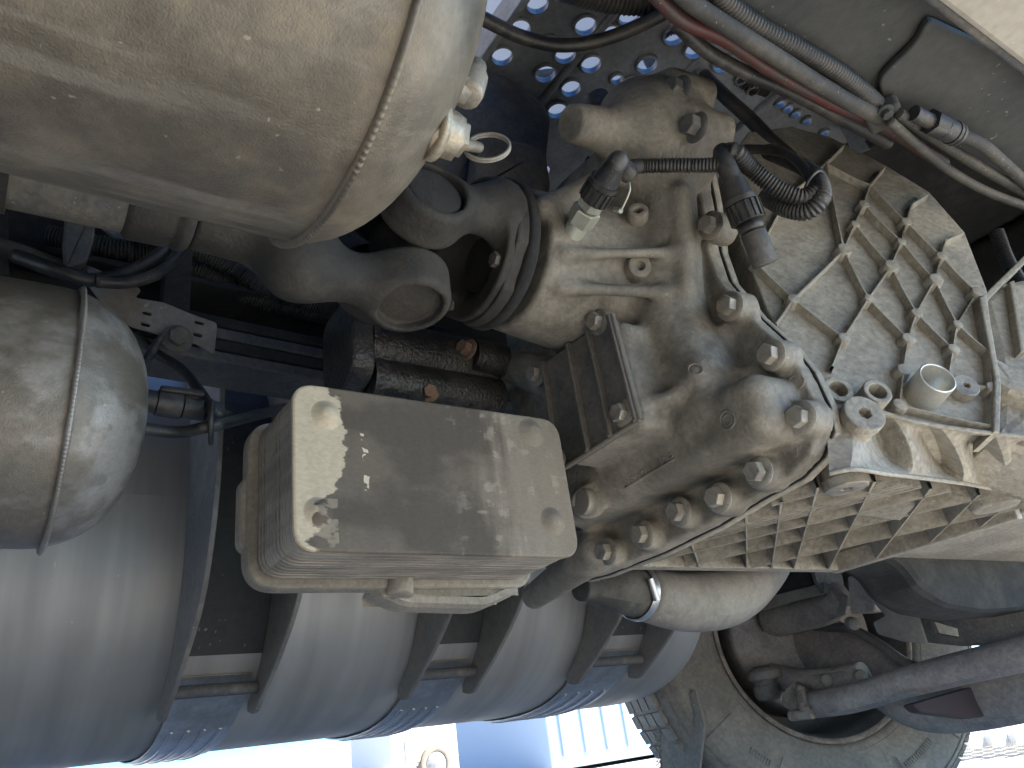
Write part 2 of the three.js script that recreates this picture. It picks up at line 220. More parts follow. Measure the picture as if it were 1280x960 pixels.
const fuelMap = tex(1024, (u, v) => { const st = fb(u, v, 48, 4, 81, 2), st2 = fb(u, v, 10, 4, 82, 2), a = fb(u, v, 5, 5, 83); let c = mix([.40, .385, .36], [.29, .28, .258], sstep(.4, .7, st2 * .7 + a * .3) * .8); const k = 1 + (st - .5) * .3; c = c.map((x) => x * k); const q = vn(u, v, 160, 160, 84); if (q > .992) c = mix(c, [.66, .65, .62], .7); return c; }, true, 1);
const fuelRough = tex(512, (u, v) => .46 + .28 * fb(u, v, 40, 4, 85, 3) + .12 * (fb(u, v, 6, 4, 86) - .5), false, 1);
M.fuel = new THREE.MeshStandardMaterial({ map: fuelMap, roughnessMap: fuelRough, roughness: 1, metalness: .5 });
M.steel = new THREE.MeshStandardMaterial({ map: tex(256, grime([.5, .5, .5], [.3, .29, .27], { amt: .5, p: 4, s: 91, grain: .15 }), true, 3), roughness: .35, metalness: .8 });
M.bracket = new THREE.MeshStandardMaterial({ map: tex(512, grime([.13, .125, .118], [.19, .175, .15], { amt: .8, p: 4, s: 93, grain: .2, speck: .992, spec: [.4, .38, .34] }), true, 1.6), roughness: .6 });
M.brass = new THREE.MeshStandardMaterial({ map: tex(256, grime([.40, .34, .25], [.2, .17, .13], { amt: .6, p: 4, s: 95 }), true, 8), roughness: .5, metalness: .5 });
M.cleanMetal = new THREE.MeshStandardMaterial({ map: tex(256, grime([.62, .60, .54], [.5, .47, .40], { amt: .5, p: 4, s: 96, grain: .1, speck: .999 }), true, 5), roughness: .38, metalness: .7 });
M.zinc = new THREE.MeshStandardMaterial({ map: tex(256, grime([.50, .50, .42], [.36, .35, .28], { amt: .5, p: 4, s: 97, grain: .1 }), true, 8), roughness: .42, metalness: .5 });
M.rubber = new THREE.MeshStandardMaterial({ map: tex(512, grime([.21, .185, .15], [.30, .255, .195], { amt: .7, p: 4, s: 99, grain: .25 }), true, 1.5), roughness: .8, bumpMap: grainBump, bumpScale: .0006 });
M.coolHose = new THREE.MeshStandardMaterial({ map: tex(512, grime([.17, .155, .132], [.235, .212, .178], { amt: .7, p: 4, s: 101, grain: .2 }), true, 3), roughness: .7 });
M.deck = new THREE.MeshStandardMaterial({ map: tex(512, grime([.36, .37, .38], [.22, .22, .22], { amt: .6, p: 4, s: 103, grain: .2 }), true, 2), roughness: .5, metalness: .4 });
M.axle = new THREE.MeshStandardMaterial({ map: tex(512, grime([.21, .18, .168], [.32, .28, .24], { amt: .7, p: 4, s: 105, grain: .3 }), true, 2), roughness: .6, bumpMap: grainBump, bumpScale: .0005 });
M.rust = new THREE.MeshStandardMaterial({ map: tex(256, grime([.30, .25, .20], [.18, .145, .115], { amt: .8, p: 5, s: 107, grain: .5 }), true, 6), roughness: .85 });
M.concrete = new THREE.MeshStandardMaterial({ map: tex(1024, (u, v) => { const a = fb(u, v, 4, 7, 109), g = fb(u, v, 128, 3, 110); const c = .48 + (a - .5) * .2 + (g - .5) * .12; return [c * 1.05, c, c * .91]; }, true, .3), roughness: .9 });
M.panel = new THREE.MeshStandardMaterial({ map: tex(512, grime([.33, .30, .25], [.26, .235, .19], { amt: .5, p: 3, s: 111, grain: .15 }), true, 1.5), roughness: .6 });
M.white = new THREE.MeshStandardMaterial({ color: 0xe6e6e4, roughness: .5 });
M.paintBlue = new THREE.MeshStandardMaterial({ color: 0xaebfd0, roughness: .5 });
M.paintYellow = new THREE.MeshStandardMaterial({ color: 0xe4d9a0, roughness: .4 });
M.glassDark = new THREE.MeshStandardMaterial({ color: 0x1b2530, roughness: .1 });
M.cab = new THREE.MeshStandardMaterial({ color: new THREE.Color().setRGB(.3, .31, .33), roughness: .5 });
// ---------------------------------------------------------------- ground, frame rails, deck, cab
{ const g = new THREE.PlaneGeometry(240, 240, 1, 1); g.rotateX(-Math.PI / 2); struct('ground', g, M.concrete); }

{ // near frame rail, overhead at the upper right
  const t = thing('frame_rail', 'dark painted chassis rail with stepped flange crossing the upper right corner', 'chassis rail');
  const hole = onY(1148, 58, .95);
  part('lower_flange', prismY([[-1.6, -.291], [3.9, -.291], [3.9, -.165], [-1.6, -.165]], .95, .958, .003, [circ(hole.x, hole.z, .007)]), M.frame, t);
  part('web', bx(-1.6, 3.9, .9585, 1.225, -.1745, -.1655, .002), M.frame, t);
  part('upper_flange', bx(-1.6, 3.9, 1.2255, 1.2335, -.29, -.1655, .002), M.frame, t);
  const st = pxY([[1158, 20], [1142, 52], [1108, 84], [1097, 98], [1100, 116], [1112, 142], [1290, 238], [1420, 310], [1420, 150], [1290, 82]], .944);
  part('reinforcing_plate', prismY(soft(st, .012), .939, .9485, .0025), M.frame, t);
  const b = onY(1193, 162, .935);
}
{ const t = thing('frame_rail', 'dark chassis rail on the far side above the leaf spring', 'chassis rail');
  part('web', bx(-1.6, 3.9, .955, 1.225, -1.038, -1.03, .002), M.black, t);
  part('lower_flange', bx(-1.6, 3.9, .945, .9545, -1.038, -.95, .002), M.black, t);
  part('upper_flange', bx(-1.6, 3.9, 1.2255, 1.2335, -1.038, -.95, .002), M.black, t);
}
{ // perforated deck plate behind the cab
  const t = thing('walkway_deck', 'perforated chequer deck plate overhead with daylight through its round holes', 'deck plate');
  const big = [[671, 2], [649, 34], [731, 30], [786, 19], [762, 41], [627, 68], [706, 66], [738, 78], [681, 90], [713, 108], [788, 104], [696, 136], [816, 116], [808, 79], [842, 43], [868, 60], [903, 78], [720, -12], [760, -20], [828, 150], [858, 100]];
  const small = [[686, 50], [770, 97], [806, 10]];
  const holes = [], cols = [];
  const add = (p, r) => { const q = onY(p[0], p[1], 1.25); holes.push(circ(q.x, q.z, r, 20)); cols.push([q, r]); };
  big.forEach((p) => add(p, .0155)); small.forEach((p) => add(p, .009));
  for (const [px, py] of [[975, 128], [984, 134], [994, 141], [1008, 150], [1030, 165], [940, 112], [925, 98]]) { const q = onY(px, py, 1.25); if (q.x < 1.25) add([px, py], .0075); }
  for (let i = 0; i < 5; i++) for (let j = 0; j < 12; j++) { const x = .6 + i * .11 + (j % 2) * .05, z = -.72 - j * .1; if (!cols.some(([q]) => Math.hypot(q.x - x, q.z - z) < .05)) add([0, 0], 0), cols.pop(), holes.pop(), holes.push(circ(x, z, .0155, 14)); }
  part('plate', prismY([[.52, -1.75], [1.28, -1.75], [1.28, -.2], [.52, -.2]], 1.25, 1.254, 0, holes), M.deck, t);
  part('edge_lip', bx(.508, .5195, 1.215, 1.262, -1.75, -.3, .002), M.deck, t);
  for (const [q, r] of cols) part('hole_collar', ring(r + .0003, r + .0035, .007, V(q.x, 1.2435, q.z), V(0, 1, 0), .001, 18), M.deck, t);
  for (const x of [.66, .84, 1.02]) part('stiffening_rib', cyl(V(x, 1.249, -1.7), V(x, 1.249, -.31), .007, .007, 10), M.deck, t);
}
{ // the cab over the engine and gearbox: mostly out of view, placed to shade everything under it
  const t = thing('cab', 'pale truck cab mostly out of view over the gearbox', 'truck cab');
  part('body', bx(1.32, 3.5, 1.27, 3.75, -1.85, .65, .05), M.cab, t);
  part('floor', bx(1.29, 3.45, 1.238, 1.268, -1.8, .6, .004), M.black, t);  // near-black sheet added to darken the gap above the ribs
}
{ // side panel beside the near rail
  const t = thing('side_panel', 'beige dusty panel in the upper right corner outside the chassis rail', 'panel');
  const a = onY(1150, 0, .9), b = onY(1280, 66, .9);
  part('panel', prismY(soft([[-.2, a.z], [2.2, b.z], [2.2, .3], [-.2, .3]], .02), .9, .925, .006), M.panel, t);
  part('edge_strip', cyl(V(-.2, .915, a.z - .003), V(2.2, .915, b.z - .003), .0075, .0075, 10), M.steelDark, t);
}

{ // unseen box on the near side behind the camera, placed to shade the ground
  const t = thing('unseen_shade_box', 'dark grey box out of view on the near side, placed to shade the ground', 'shade box');
  part('box', bx(-2.6, .5, .32, 1.2, .32, .85, .02), M.frame, t); part('lid', bx(-2.62, .52, 1.201, 1.23, .30, .87, .01), M.black, t);
}

{ // unseen plate over the rear of the chassis, placed to darken the shaft below
  const t = thing('unseen_rear_plate', 'dark plate out of view over the rear chassis, placed to shade the shaft', 'deck plate');
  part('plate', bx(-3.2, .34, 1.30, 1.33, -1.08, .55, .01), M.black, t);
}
// ---------------------------------------------------------------- air tanks
function airTank(label, x0, x1, y, z, r, seamX, mat, hd) {
  const t = thing('air_tank', label, 'air tank', null, V((x0 + x1) / 2, y, z));
  const prof = [];                       // dished head on a straight shell
  for (let i = 0; i <= 14; i++) { const a = i / 14 * Math.PI / 2; prof.push([r * Math.pow(Math.sin(a), .8), -hd * Math.cos(a)]); }
  const P = []; prof.forEach((p) => P.push([p[0], x0 + hd + p[1]])); prof.slice().reverse().forEach((p) => P.push([p[0], x1 - hd - p[1]]));
  const g = lathe(P, V(0, y, z), V(1, 0, 0), 64);
  { const p_ = g.attributes.position, uv = g.attributes.uv, seg = 65; for (let i = 0; i < p_.count; i++) { const k = Math.floor(i / P.length); uv.setXY(i, k / 64 * 3, (p_.getX(i) + Math.hypot(p_.getY(i) - y, p_.getZ(i) - z) * .0) / .31 + (p_.getX(i) > x1 - hd ? (r - Math.hypot(p_.getY(i) - y, p_.getZ(i) - z)) * 2.2 : 0)); } }
  const gs = strip(g); gs.userData.ownUV = 1; part('shell', gs, mat, t);
  // weld bead: rings of small ripples
  const n = 200, pos = []; const bead = [];
  const c = []; for (let i = 0; i <= n; i++) { const a = i / n * Math.PI * 2; c.push(V(seamX, y + (r - .0006) * Math.cos(a), z + (r - .0006) * Math.sin(a))); }
  const cv = new THREE.CatmullRomCurve3(c); part('weld_seam', sweep(cv, (q) => .0036 + .00012 * Math.sin(q * Math.PI * 2 * 220) + .0005 * Math.sin(q * 61) * Math.sin(q * 23), 1400, 8, .7, 1.6), mat, t);
  return t;
}
const T1 = { y: .7485, z: -.3258, r: .15 }, T2 = { y: .635, z: -.758, r: .12 };
const tank1 = airTank('large dusty brown air tank overhead in the upper left corner', -.75, .22, T1.y, T1.z, T1.r, .143, M.tank, .08);
const tank2 = airTank('grey air tank at the left edge with two air fittings on its end', -.55, .118, T2.y, T2.z, T2.r, .048, M.tankGrey, .085);
{ // ports and the drain valve on the upper tank
  const t = tank1; const p = onX(566, 172, .205); p.x = .178;
  part('port_boss', [lathe([[0, 0], [.017, 0], [.017, .016], [.0155, .018], [.0155, .028], [.012, .029], [.012, .033], [.0, .033]], p, V(1, .05, 0), 6), lathe([[.012, .010], [.019, .010], [.019, .016], [.012, .016]], p, V(1, .05, 0), 32)], M.brass, t);
  const q = onX(590, 108, .222); q.x = .19;
  part('elbow_fitting', [lathe([[0, 0], [.011, 0], [.011, .02], [.0095, .022], [.0095, .032], [0, .032]], V(.185, q.y - .006, q.z), V(1, 0, 0), 6), lathe([[0, 0], [.0095, 0], [.0105, .006], [.0105, .022], [.0075, .024], [.0075, .034], [0, .034]], V(.216, q.y - .012, q.z), V(.35, 1, 0), 14)], M.bolt, t);
  const c = onX(609, 186, .232); const dv = thing('drain_ring', 'thin split pull ring hanging from the drain valve on the upper tank', 'pull ring', null, c);
  const nrm = V(-.55, .25, .8).normalize();
  for (const k of [0, .0017]) { const tr = new THREE.TorusGeometry(.0142, .001, 8, 40); tr.applyQuaternion(new THREE.Quaternion().setFromUnitVectors(V(0, 0, 1), nrm)); tr.translate(c.x + nrm.x * k, c.y + nrm.y * k, c.z + nrm.z * k); part('coil', tr, M.bolt, dv); }
  const s = onX(596, 188, .228); part('eyelet', cyl(V(.208, p.y - .003, p.z), V(s.x + .002, s.y + .003, s.z), .0045, .0035, 12), M.brass, dv);
}
let airPorts;
{ const t = tank2; const a = onX(178, 500, .125), b = onX(178, 535, .125);
  for (const [p, r] of [[a, .0175], [b, .0165]]) part('port_boss', [lathe([[0, 0], [r, 0], [r, .02], [r * .8, .022], [r * .8, .03], [0, .03]], V(.096, p.y, p.z), V(1, 0, 0), 6), lathe([[0, 0], [r * 1.25, 0], [r * 1.25, .01], [0, .01]], V(.098, p.y, p.z), V(1, 0, 0), 24)], M.zinc, t);
  airPorts = [a, b];
}
// ---------------------------------------------------------------- fuel tank with brackets and straps
const fuel = thing('fuel_tank', 'large round brushed aluminium fuel tank lying along the bottom', 'fuel tank');
const FT = { z: -1.60, y: .725, a: .385, b: .345, n: 2.5 };
const ftPt = (th, o = 0) => { const c = Math.cos(th), s = Math.sin(th); return [FT.z + Math.sign(c) * Math.pow(Math.abs(c), 2 / FT.n) * (FT.a + o), FT.y + Math.sign(s) * Math.pow(Math.abs(s), 2 / FT.n) * (FT.b + o)]; };
{ const N = 96, X0 = -1.1, X1 = 1.40, pos = [], uv = [], idx = []; let per = 0, last = null;
  for (let i = 0; i <= N; i++) { const q = ftPt(i / N * Math.PI * 2); if (last) per += Math.hypot(q[0] - last[0], q[1] - last[1]); last = q; for (const x of [X0, X1]) { pos.push(x, q[1], q[0]); uv.push(x, per); } }
  for (let i = 0; i < N; i++) { const a = i * 2; idx.push(a, a + 2, a + 1, a + 1, a + 2, a + 3); }
  let g = new THREE.BufferGeometry(); g.setAttribute('position', new THREE.Float32BufferAttribute(pos, 3)); g.setAttribute('uv', new THREE.Float32BufferAttribute(uv, 2)); g.setIndex(idx); g.computeVertexNormals();
  // analytic smooth seam
  g = g.toNonIndexed(); g.userData.ownUV = 1; part('shell', g, M.fuel, fuel);
  const ring_ = Array.from({ length: 64 }, (_, i) => ftPt(i / 64 * Math.PI * 2, -.001));
  for (const x of [X0, X1]) part('end_plate', prismX(ring_, x - .006, x + .006, .004), M.fuel, fuel);
}
// brackets: a channel with two flanges hanging from the far rail, a rod and a stainless strap under the tank
const fins = [[.265, .40], [.665, .80], [1.05, 1.22]];
fins.forEach(([xa, xb], i) => {
  const zf = -1.115, prof = [];
  const th0 = -1.02;                                     // follow the tank down to its lower corner
  const back = []; for (let k = 0; k <= 20; k++) back.push(ftPt(lerp(.75, th0, k / 20), .004));
  const fr = new THREE.SplineCurve([[-1.345, .418], [-1.315, .412], [-1.285, .425], [-1.20, .475], [-1.115, .54], [-1.07, .62], [-1.048, .72], [-1.042, .9], [-1.042, 1.05]].map((q) => new THREE.Vector2(q[0], q[1]))).getPoints(40).map((q) => [q.x, q.y]);
  const out = [...back.filter((q) => q[1] > .425), ...fr];
  for (const x of [xa, xb]) part('bracket_flange', prismX(out, x - .004, x + .004, .002), M.bracket, fuel);
  const web = []; for (let k = 0; k <= 14; k++) web.push(ftPt(lerp(.75, -.62, k / 14), .002)); for (let k = 14; k >= 0; k--) web.push(ftPt(lerp(.75, -.62, k / 14), .010));
  part('bracket_web', prismX(web, xa + .0045, xb - .0045, .001), M.frame, fuel);
  const rp = ftPt(-.78, .022); part('strap_rod', cyl(V(xa + .005, rp[1], rp[0]), V(xb - .005, rp[1], rp[0]), .0095, .0095, 16), M.steelDark, fuel);
  const st = []; for (let k = 0; k <= 30; k++) st.push(ftPt(lerp(-.74, -3.6, k / 30), .003)); for (let k = 30; k >= 0; k--) st.push(ftPt(lerp(-.74, -3.6, k / 30), .006));
  part('strap', prismX(st, xa + .012, xb - .012, .0005), M.steel, fuel);
  for (let k = 0; k < 4; k++) { const x = lerp(xa + .03, xb - .03, k / 3), c = []; for (let j = 0; j <= 10; j++) { const q = ftPt(lerp(-1.12, -1.75, j / 10), .006); c.push(V(x, q[1], q[0])); } part('strap_bead', tube(c, .004, 14, 6), M.steel, fuel); }
});
// ---------------------------------------------------------------- gearbox
const gear = thing('gearbox', 'dusty cast aluminium gearbox with bolted rear housing and diamond ribbed case', 'gearbox', null, V(.7, .5, -.6));
const HUB = V(.465, .832, -.603);
const edge = [[-.452, 1.044], [-.447, .969], [-.455, .884], [-.468, .814], [-.466, .769], [-.443, .707], [-.417, .657], [-.403, .617], [-.398, .575], [-.403, .550], [-.422, .529], [-.452, .517], [-.508, .512], [-.572, .503], [-.668, .497], [-.775, .497], [-.862, .505], [-.895, .56], [-.89, .75], [-.86, .98], [-.78, 1.06], [-.62, 1.085], [-.50, 1.075]];
const inset = edge.map(([z, y]) => [-.65 + (z + .65) * .74, .79 + (y - .79) * .80]);
{
  const flange = F.polyX(edge, .676, .70, .004), core = F.polyX(inset, .605, .69, .03);
  const hub = F.cyl(V(.478, HUB.y, HUB.z), V(.64, HUB.y, HUB.z), .086, .102, .006), hub2 = F.cyl(V(.59, HUB.y, HUB.z), V(.68, HUB.y, HUB.z), .085, .115, .03);
  const lA = onX(955, 517, .652), lB = onX(742, 621, .652), lD = lB.clone().sub(lA); const lobe = F.box(lA.clone().add(lB).multiplyScalar(.5), V(lD.length() / 2 + .03, .036, .040), .022, new THREE.Quaternion().setFromUnitVectors(V(1, 0, 0), lD.clone().normalize()));
  const lobeEnd = F.cyl(onX(735, 628, .600), onX(735, 628, .66), .021, .021, .003);
  const sideA = F.cap(onX(840, 236, .640), onX(850, 420, .648), .028, .030);
  const upper = F.ell(onX(818, 178, .640), V(.075, .085, .075)), up2 = F.cap(onX(795, 150, .64), onX(850, 190, .66), .05, .05);
  const kb = onX(800, 172, .62), ka = onZ(712, 154, kb.z); const knob = F.cyl(ka, kb, .023, .031, .004);
  const ridge = F.cap(onX(690, 252, .545), onX(812, 200, .60), .014, .02);
  const covC = onX(738, 492, .560); const covBox = F.box(V(.63, covC.y, covC.z), V(.066, .066, .066), .012);
  const arm = F.cap(onX(700, 478, .60), onX(632, 455, .585), .030, .022), armL = F.cap(onX(632, 468, .588), onX(560, 520, .64), .018, .015);
  const pipeL = F.cap(onX(745, 690, .66), onX(668, 745, .66), .026, .018);
  const pads = [[888, 282], [912, 383], [963, 444], [1000, 522], [947, 590], [897, 622], [848, 640], [803, 668], [758, 690]].map((p) => onX(p[0], p[1], .66)).map((q) => F.cyl(V(.655, q.y, q.z), V(.69, q.y, q.z), .0172, .020, .002));
  const lugs = [[845, 112], [866, 158]].map((p) => onX(p[0], p[1], .645)).map((q) => F.cyl(V(.625, q.y, q.z), V(.69, q.y, q.z), .021, .03, .002));
  const web1 = F.cap(onX(890, 420, .672), onX(940, 398, .682), .008, .007);
  const f0 = (x, y, z) => {
    let d = smin(core(x, y, z), hub(x, y, z), .02); d = smin(d, hub2(x, y, z), .03);
    d = smin(d, lobe(x, y, z), .014); d = smin(d, sideA(x, y, z), .035); d = smin(d, upper(x, y, z), .02); d = smin(d, up2(x, y, z), .02); d = smin(d, knob(x, y, z), .025); 
    d = smin(d, covBox(x, y, z), .012); d = smin(d, arm(x, y, z), .015); d = smin(d, armL(x, y, z), .008); d = smin(d, pipeL(x, y, z), .02);
    d = smin(d, lobeEnd(x, y, z), .01); d = smin(d, web1(x, y, z), .01);
    d = smin(d, flange(x, y, z), .007); for (const p of pads) d = smin(d, p(x, y, z), .007); for (const p of lugs) d = smin(d, p(x, y, z), .012);
    return d;
  };
  const rd = [[700, 360, 832, 366, .007], [705, 318, 840, 316, .006], [678, 262, 770, 216, .013], [815, 503, 950, 462, .007], [850, 240, 858, 360, .008], [905, 430, 868, 468, .006]].map(([a, b, c, d, r]) => F.cap(hit(f0, a, b), hit(f0, c, d), r, r));
  const f = (x, y, z) => { let d = f0(x, y, z); for (const q of rd) d = smin(d, q(x, y, z), .014); return d; };
  const housing = part('rear_housing', nets(f, V(.45, .46, -.93), V(.71, 1.12, -.37), .0040), M.cast, gear);
  gear.userData.f = f; const bb = [[888, 282], [912, 383], [963, 444], [1000, 522], [947, 590], [897, 622], [848, 640], [803, 668], [758, 690]];
  bb.forEach((p, i) => { const q = onX(p[0], p[1], .652); bolt(housing, V(.655, q.y, q.z), V(-1, 0, 0), .0112, M.bolt, .011); });
  for (const p of [[845, 112], [866, 158]]) { const q = onX(p[0], p[1], .62); bolt(housing, V(.626, q.y, q.z), V(-1, 0, 0), .0125, M.steelDark, .014); }
  { const q = onX(733, 628, .598); part('dowel_plug', lathe([[0, 0], [.0165, 0], [.0165, .012], [.015, .014], [0, .014]], V(.602, q.y, q.z), V(-1, 0, 0), 24), M.bolt, housing); }
  const grad = (p) => { const e = .002; return V(f(p.x + e, p.y, p.z) - f(p.x - e, p.y, p.z), f(p.x, p.y + e, p.z) - f(p.x, p.y - e, p.z), f(p.x, p.y, p.z + e) - f(p.x, p.y, p.z - e)).normalize(); };
  for (const [px, py, r] of [[869, 462, .0075], [909, 525, .0095], [995, 478, .008], [988, 565, .008]]) { const p = hit(f, px, py); const n = grad(p); part('cast_mark', place(new THREE.TorusGeometry(r, .0011, 6, 28).rotateX(Math.PI / 2), p, n), M.cast, housing); if (px === 909) part('cast_mark', place(new THREE.TorusGeometry(r * .55, .0010, 6, 24).rotateX(Math.PI / 2), p, n), M.cast, housing); }
  { const a = hit(f, 782, 610), b = hit(f, 843, 574); part('cast_mark', tube([a, hit(f, 812, 592), b], .0019, 12, 6), M.cast, housing); for (let k = 0; k < 9; k++) { const q = hit(f, lerp(784, 838, k / 8), lerp(603, 570, k / 8)); if (k === 4 || k === 5) continue; part('cast_mark', place(new THREE.TorusGeometry(.0027, .0012, 5, k % 2 ? 12 : 4).rotateX(Math.PI / 2), q, grad(q)), M.cast, housing); } }
  { const p = hit(f, 795, 336), n = grad(p).lerp(V(-.3, -.2, .9), .4).normalize(); part('plug_boss', lathe([[0, .006], [.0058, .006], [.0058, .0125], [.0066, .0135], [.0128, .0135], [.0142, .012], [.0165, 0], [.021, -.008], [.024, -.02]], p, n, 28), M.cast, housing); }
  { const p = hit(f, 797, 274), n = grad(p).lerp(V(-.5, .1, .8), .6).normalize(); part('eye_lug', lathe([[0, .004], [.0052, .004], [.0052, .0145], [.0062, .0155], [.0110, .0155], [.0122, .014], [.0145, -.02]], p, n, 24), M.cast, housing); }
  // gasket line between the two castings
  const gk = edge.map(([z, y]) => [z + (z > -.65 ? .0006 : -.0006), y]); part('gasket', prismX(gk, .7002, .7022, 0), M.black, gear);
}
{ // bolted ribbed cover on the rear face
  const X = .560, P = [[765, 393], [800, 525], [697, 590], [678, 455]].map((p) => onX(p[0], p[1], X)).map((q) => [q.z, q.y]);
  const cov = part('cover_plate', prismX(soft(P, .012), X, X + .010, .002), M.steelDark, gear);
  const L = (a, b, t) => [lerp(a[0], b[0], t), lerp(a[1], b[1], t)];
  for (const [t, h] of [[.03, .006], [.42, .007], [.70, .007], [.975, .006]]) { const a = L(P[3], P[0], t), b = L(P[2], P[1], t); const n = [.0022, 0]; part('rib', prismX([[a[0] - .0026, a[1]], [a[0] + .0026, a[1]], [b[0] + .0026, b[1]], [b[0] - .0026, b[1]]], X - h, X + .004, .0015), M.steelDark, cov); }
  const rims = [[P[1], P[2]], [P[0], P[1]]]; for (const [a, b] of rims) part('rim', cyl(V(X, a[1], a[0]), V(X, b[1], b[0]), .003, .003, 8), M.cast, cov);
  for (const p of [[748, 403], [779, 517], [697, 577], [672, 468]]) { const q = onX(p[0], p[1], X); bolt(cov, V(X + .001, q.y, q.z), V(-1, 0, 0), .0105, M.bolt, .010); }
}
// main case: a body recessed behind the tips of its ribs
const SN = V(-.42, .20, .885).normalize(), SP = V(.715, .585, -.408);
const side = (px, py, o = 0) => onPlane(px, py, SP.clone().addScaledVector(SN, o), SN);
const sideZ = (x, y, o = 0) => SP.z + (o - SN.x * (x - SP.x) - SN.y * (y - SP.y)) / SN.z;
const caseGroup = (() => {
  const DEP = .012, xe = side(1230, 372).x;
  const e1 = V(SN.z, 0, -SN.x).normalize(), e2 = SN.clone().cross(e1);
  const slab = (pxs, off, depth, bev, rad) => { const o = SP.clone().addScaledVector(SN, off); const pts = pxs.map(([x, y]) => { const d = side(x, y, off).sub(o); return [d.dot(e1), d.dot(e2)]; }); const g = extr(rad ? soft(pts, rad, 3) : pts, depth, bev); g.translate(0, 0, -depth); g.applyMatrix4(new THREE.Matrix4().makeBasis(e1, e2, SN)); g.translate(o.x, o.y, o.z); return g; };
  const body = part('main_case', [slab([[925, 300], [905, 205], [935, 165], [990, 158], [1040, 172], [1105, 205], [1162, 240], [1206, 290], [1234, 362], [1243, 440], [1245, 500], [1241, 540], [1100, 522], [1030, 500], [960, 390]], -DEP, .20, .003), bx(.7145, 1.2, .545, .60, -.76, -.48, .004)], M.caseAl, gear);
  part('case_flange', prismX(edge.map(([z, y]) => [z + (z > -.65 ? .001 : -.001), y + (y < .56 ? -.0015 : .001)]), .7024, .7144, .0025), M.caseAl, gear);
  const bell = part('bell_housing', [slab([[1226, 372], [1252, 352], [1520, 300], [1520, 640], [1300, 566], [1243, 546], [1245, 500], [1243, 440]], -.03, .09, .012, .006), slab([[1232, 438], [1258, 452], [1520, 530], [1520, 560], [1262, 486], [1236, 470]], -.004, .05, .008, .006)], M.caseAl, gear);
  part('rib', slab([[1224, 372], [1232, 368], [1252, 480], [1250, 540], [1242, 540], [1243, 470]], .004, .04, .002), M.caseAl, bell);
  part('rib', slab([[1226, 372], [1300, 300], [1302, 306], [1232, 378]], -.018, .03, .002), M.caseAl, bell);
  part('rib', slab([[1262, 352], [1268, 350], [1282, 440], [1276, 440]], -.018, .03, .002), M.caseAl, bell);
  part('lower_slope', prismX(soft([[-.46, .512], [-.80, .512], [-.82, .56], [-.44, .56]], .01), 1.222, 1.75, .003), M.caseAl, gear);
  // one rib: a tapered wall from the floor to the plane, between two points of the plane
  const wall = (p, q, n, dep, t0 = .0022, t1 = .0055, dip = .10) => {
    const d = q.clone().sub(p), u = d.clone().normalize(), w = n.clone().cross(u), K = 8, pos = [], idx = [];
    for (let i = 0; i <= K; i++) { const s = i / K, c = p.clone().addScaledVector(d, s); const sag = dep * dip * 4 * s * (1 - s); const top = c.clone().addScaledVector(n, -sag), bot = c.clone().addScaledVector(n, -dep - .002); for (const [o, k] of [[bot, t1], [top, t0]]) for (const sg of [-1, 1]) { const r = o.clone().addScaledVector(w, sg * k * .5 * (1 + .7 * Math.pow(Math.abs(2 * s - 1), 6))); pos.push(r.x, r.y, r.z); } }
    for (let i = 0; i < K; i++) { const a = i * 4, b = a + 4; idx.push(a, b, b + 2, a, b + 2, a + 2, a + 2, b + 2, b + 3, a + 2, b + 3, a + 3, a + 3, b + 3, b + 1, a + 3, b + 1, a + 1); }
    let g = new THREE.BufferGeometry(); g.setAttribute('position', new THREE.Float32BufferAttribute(pos, 3)); g.setIndex(idx); g = g.toNonIndexed(); g.computeVertexNormals(); return g;
  };
  const N = { A: [942, 325], B: [992, 373], C: [1055, 422], D: [1055, 312], E: [1086, 373], F: [1136, 423], G: [1069, 280], H: [1114, 333], I: [1146, 391], J: [1192, 436], K: [1080, 255], L: [1127, 302], M: [1169, 350], N: [1197, 405], O: [1133, 277], P: [1177, 320], Q: [1221, 366], R: [1033, 203], S: [1088, 231], T: [1140, 255], U: [1183, 300], a: [1041, 458], b: [1130, 462], c: [1125, 506], d: [1186, 476], e: [1238, 440], f: [1240, 484], g: [1239, 532], h: [970, 405], i: [1013, 270], j: [1020, 252], k: [990, 330], l: [1232, 400], m: [1030, 300], q: [985, 245], r: [1000, 215], t: [1106, 208], u: [1160, 242], v: [1204, 290], w: [1055, 180] };
  const segs = 'AB BC AR OT PU DE EF GD GH HI IJ KG KL LM MN SK SO OL OP PM PQ QN RD TO TP Bh BD EC EH FI HL IM MP LO JN NQ Ca Fb bc Jd ef fg je Ne cg df RS Aq qR rj St Tu Uv Rw'.split(' ');
  const skip = new Set(['je', 'rj', 'AR', 'TP']);
  for (const s of segs) { if (skip.has(s)) continue; const p = side(...N[s[0]]), q = side(...N[s[1]]); if (p.distanceTo(q) > .5) continue; part('rib', wall(p, q, SN, DEP, .0016, .0036), M.caseAl, body); }
  for (const [k, r, h] of [['D', .009, .003], ['H', .009, .003], ['M', .009, .003], ['Q', .008, .003], ['C', .007, .001], ['B', .007, .0008], ['E', .006, .001], ['I', .007, .001], ['L', .006, .001], ['J', .007, .001], ['F', .008, .001], ['G', .006, .001], ['K', .007, .001], ['N', .006, .001], ['O', .007, .001], ['P', .007, .001], ['b', .008, .001], ['c', .008, .001], ['f', .007, .001]]) { const p = side(...N[k]); part('boss', lathe([[0, h + .0005], [r * .9, h], [r, h - .001], [r * 1.25, -DEP]], p, SN, 14), M.caseAl, body); }
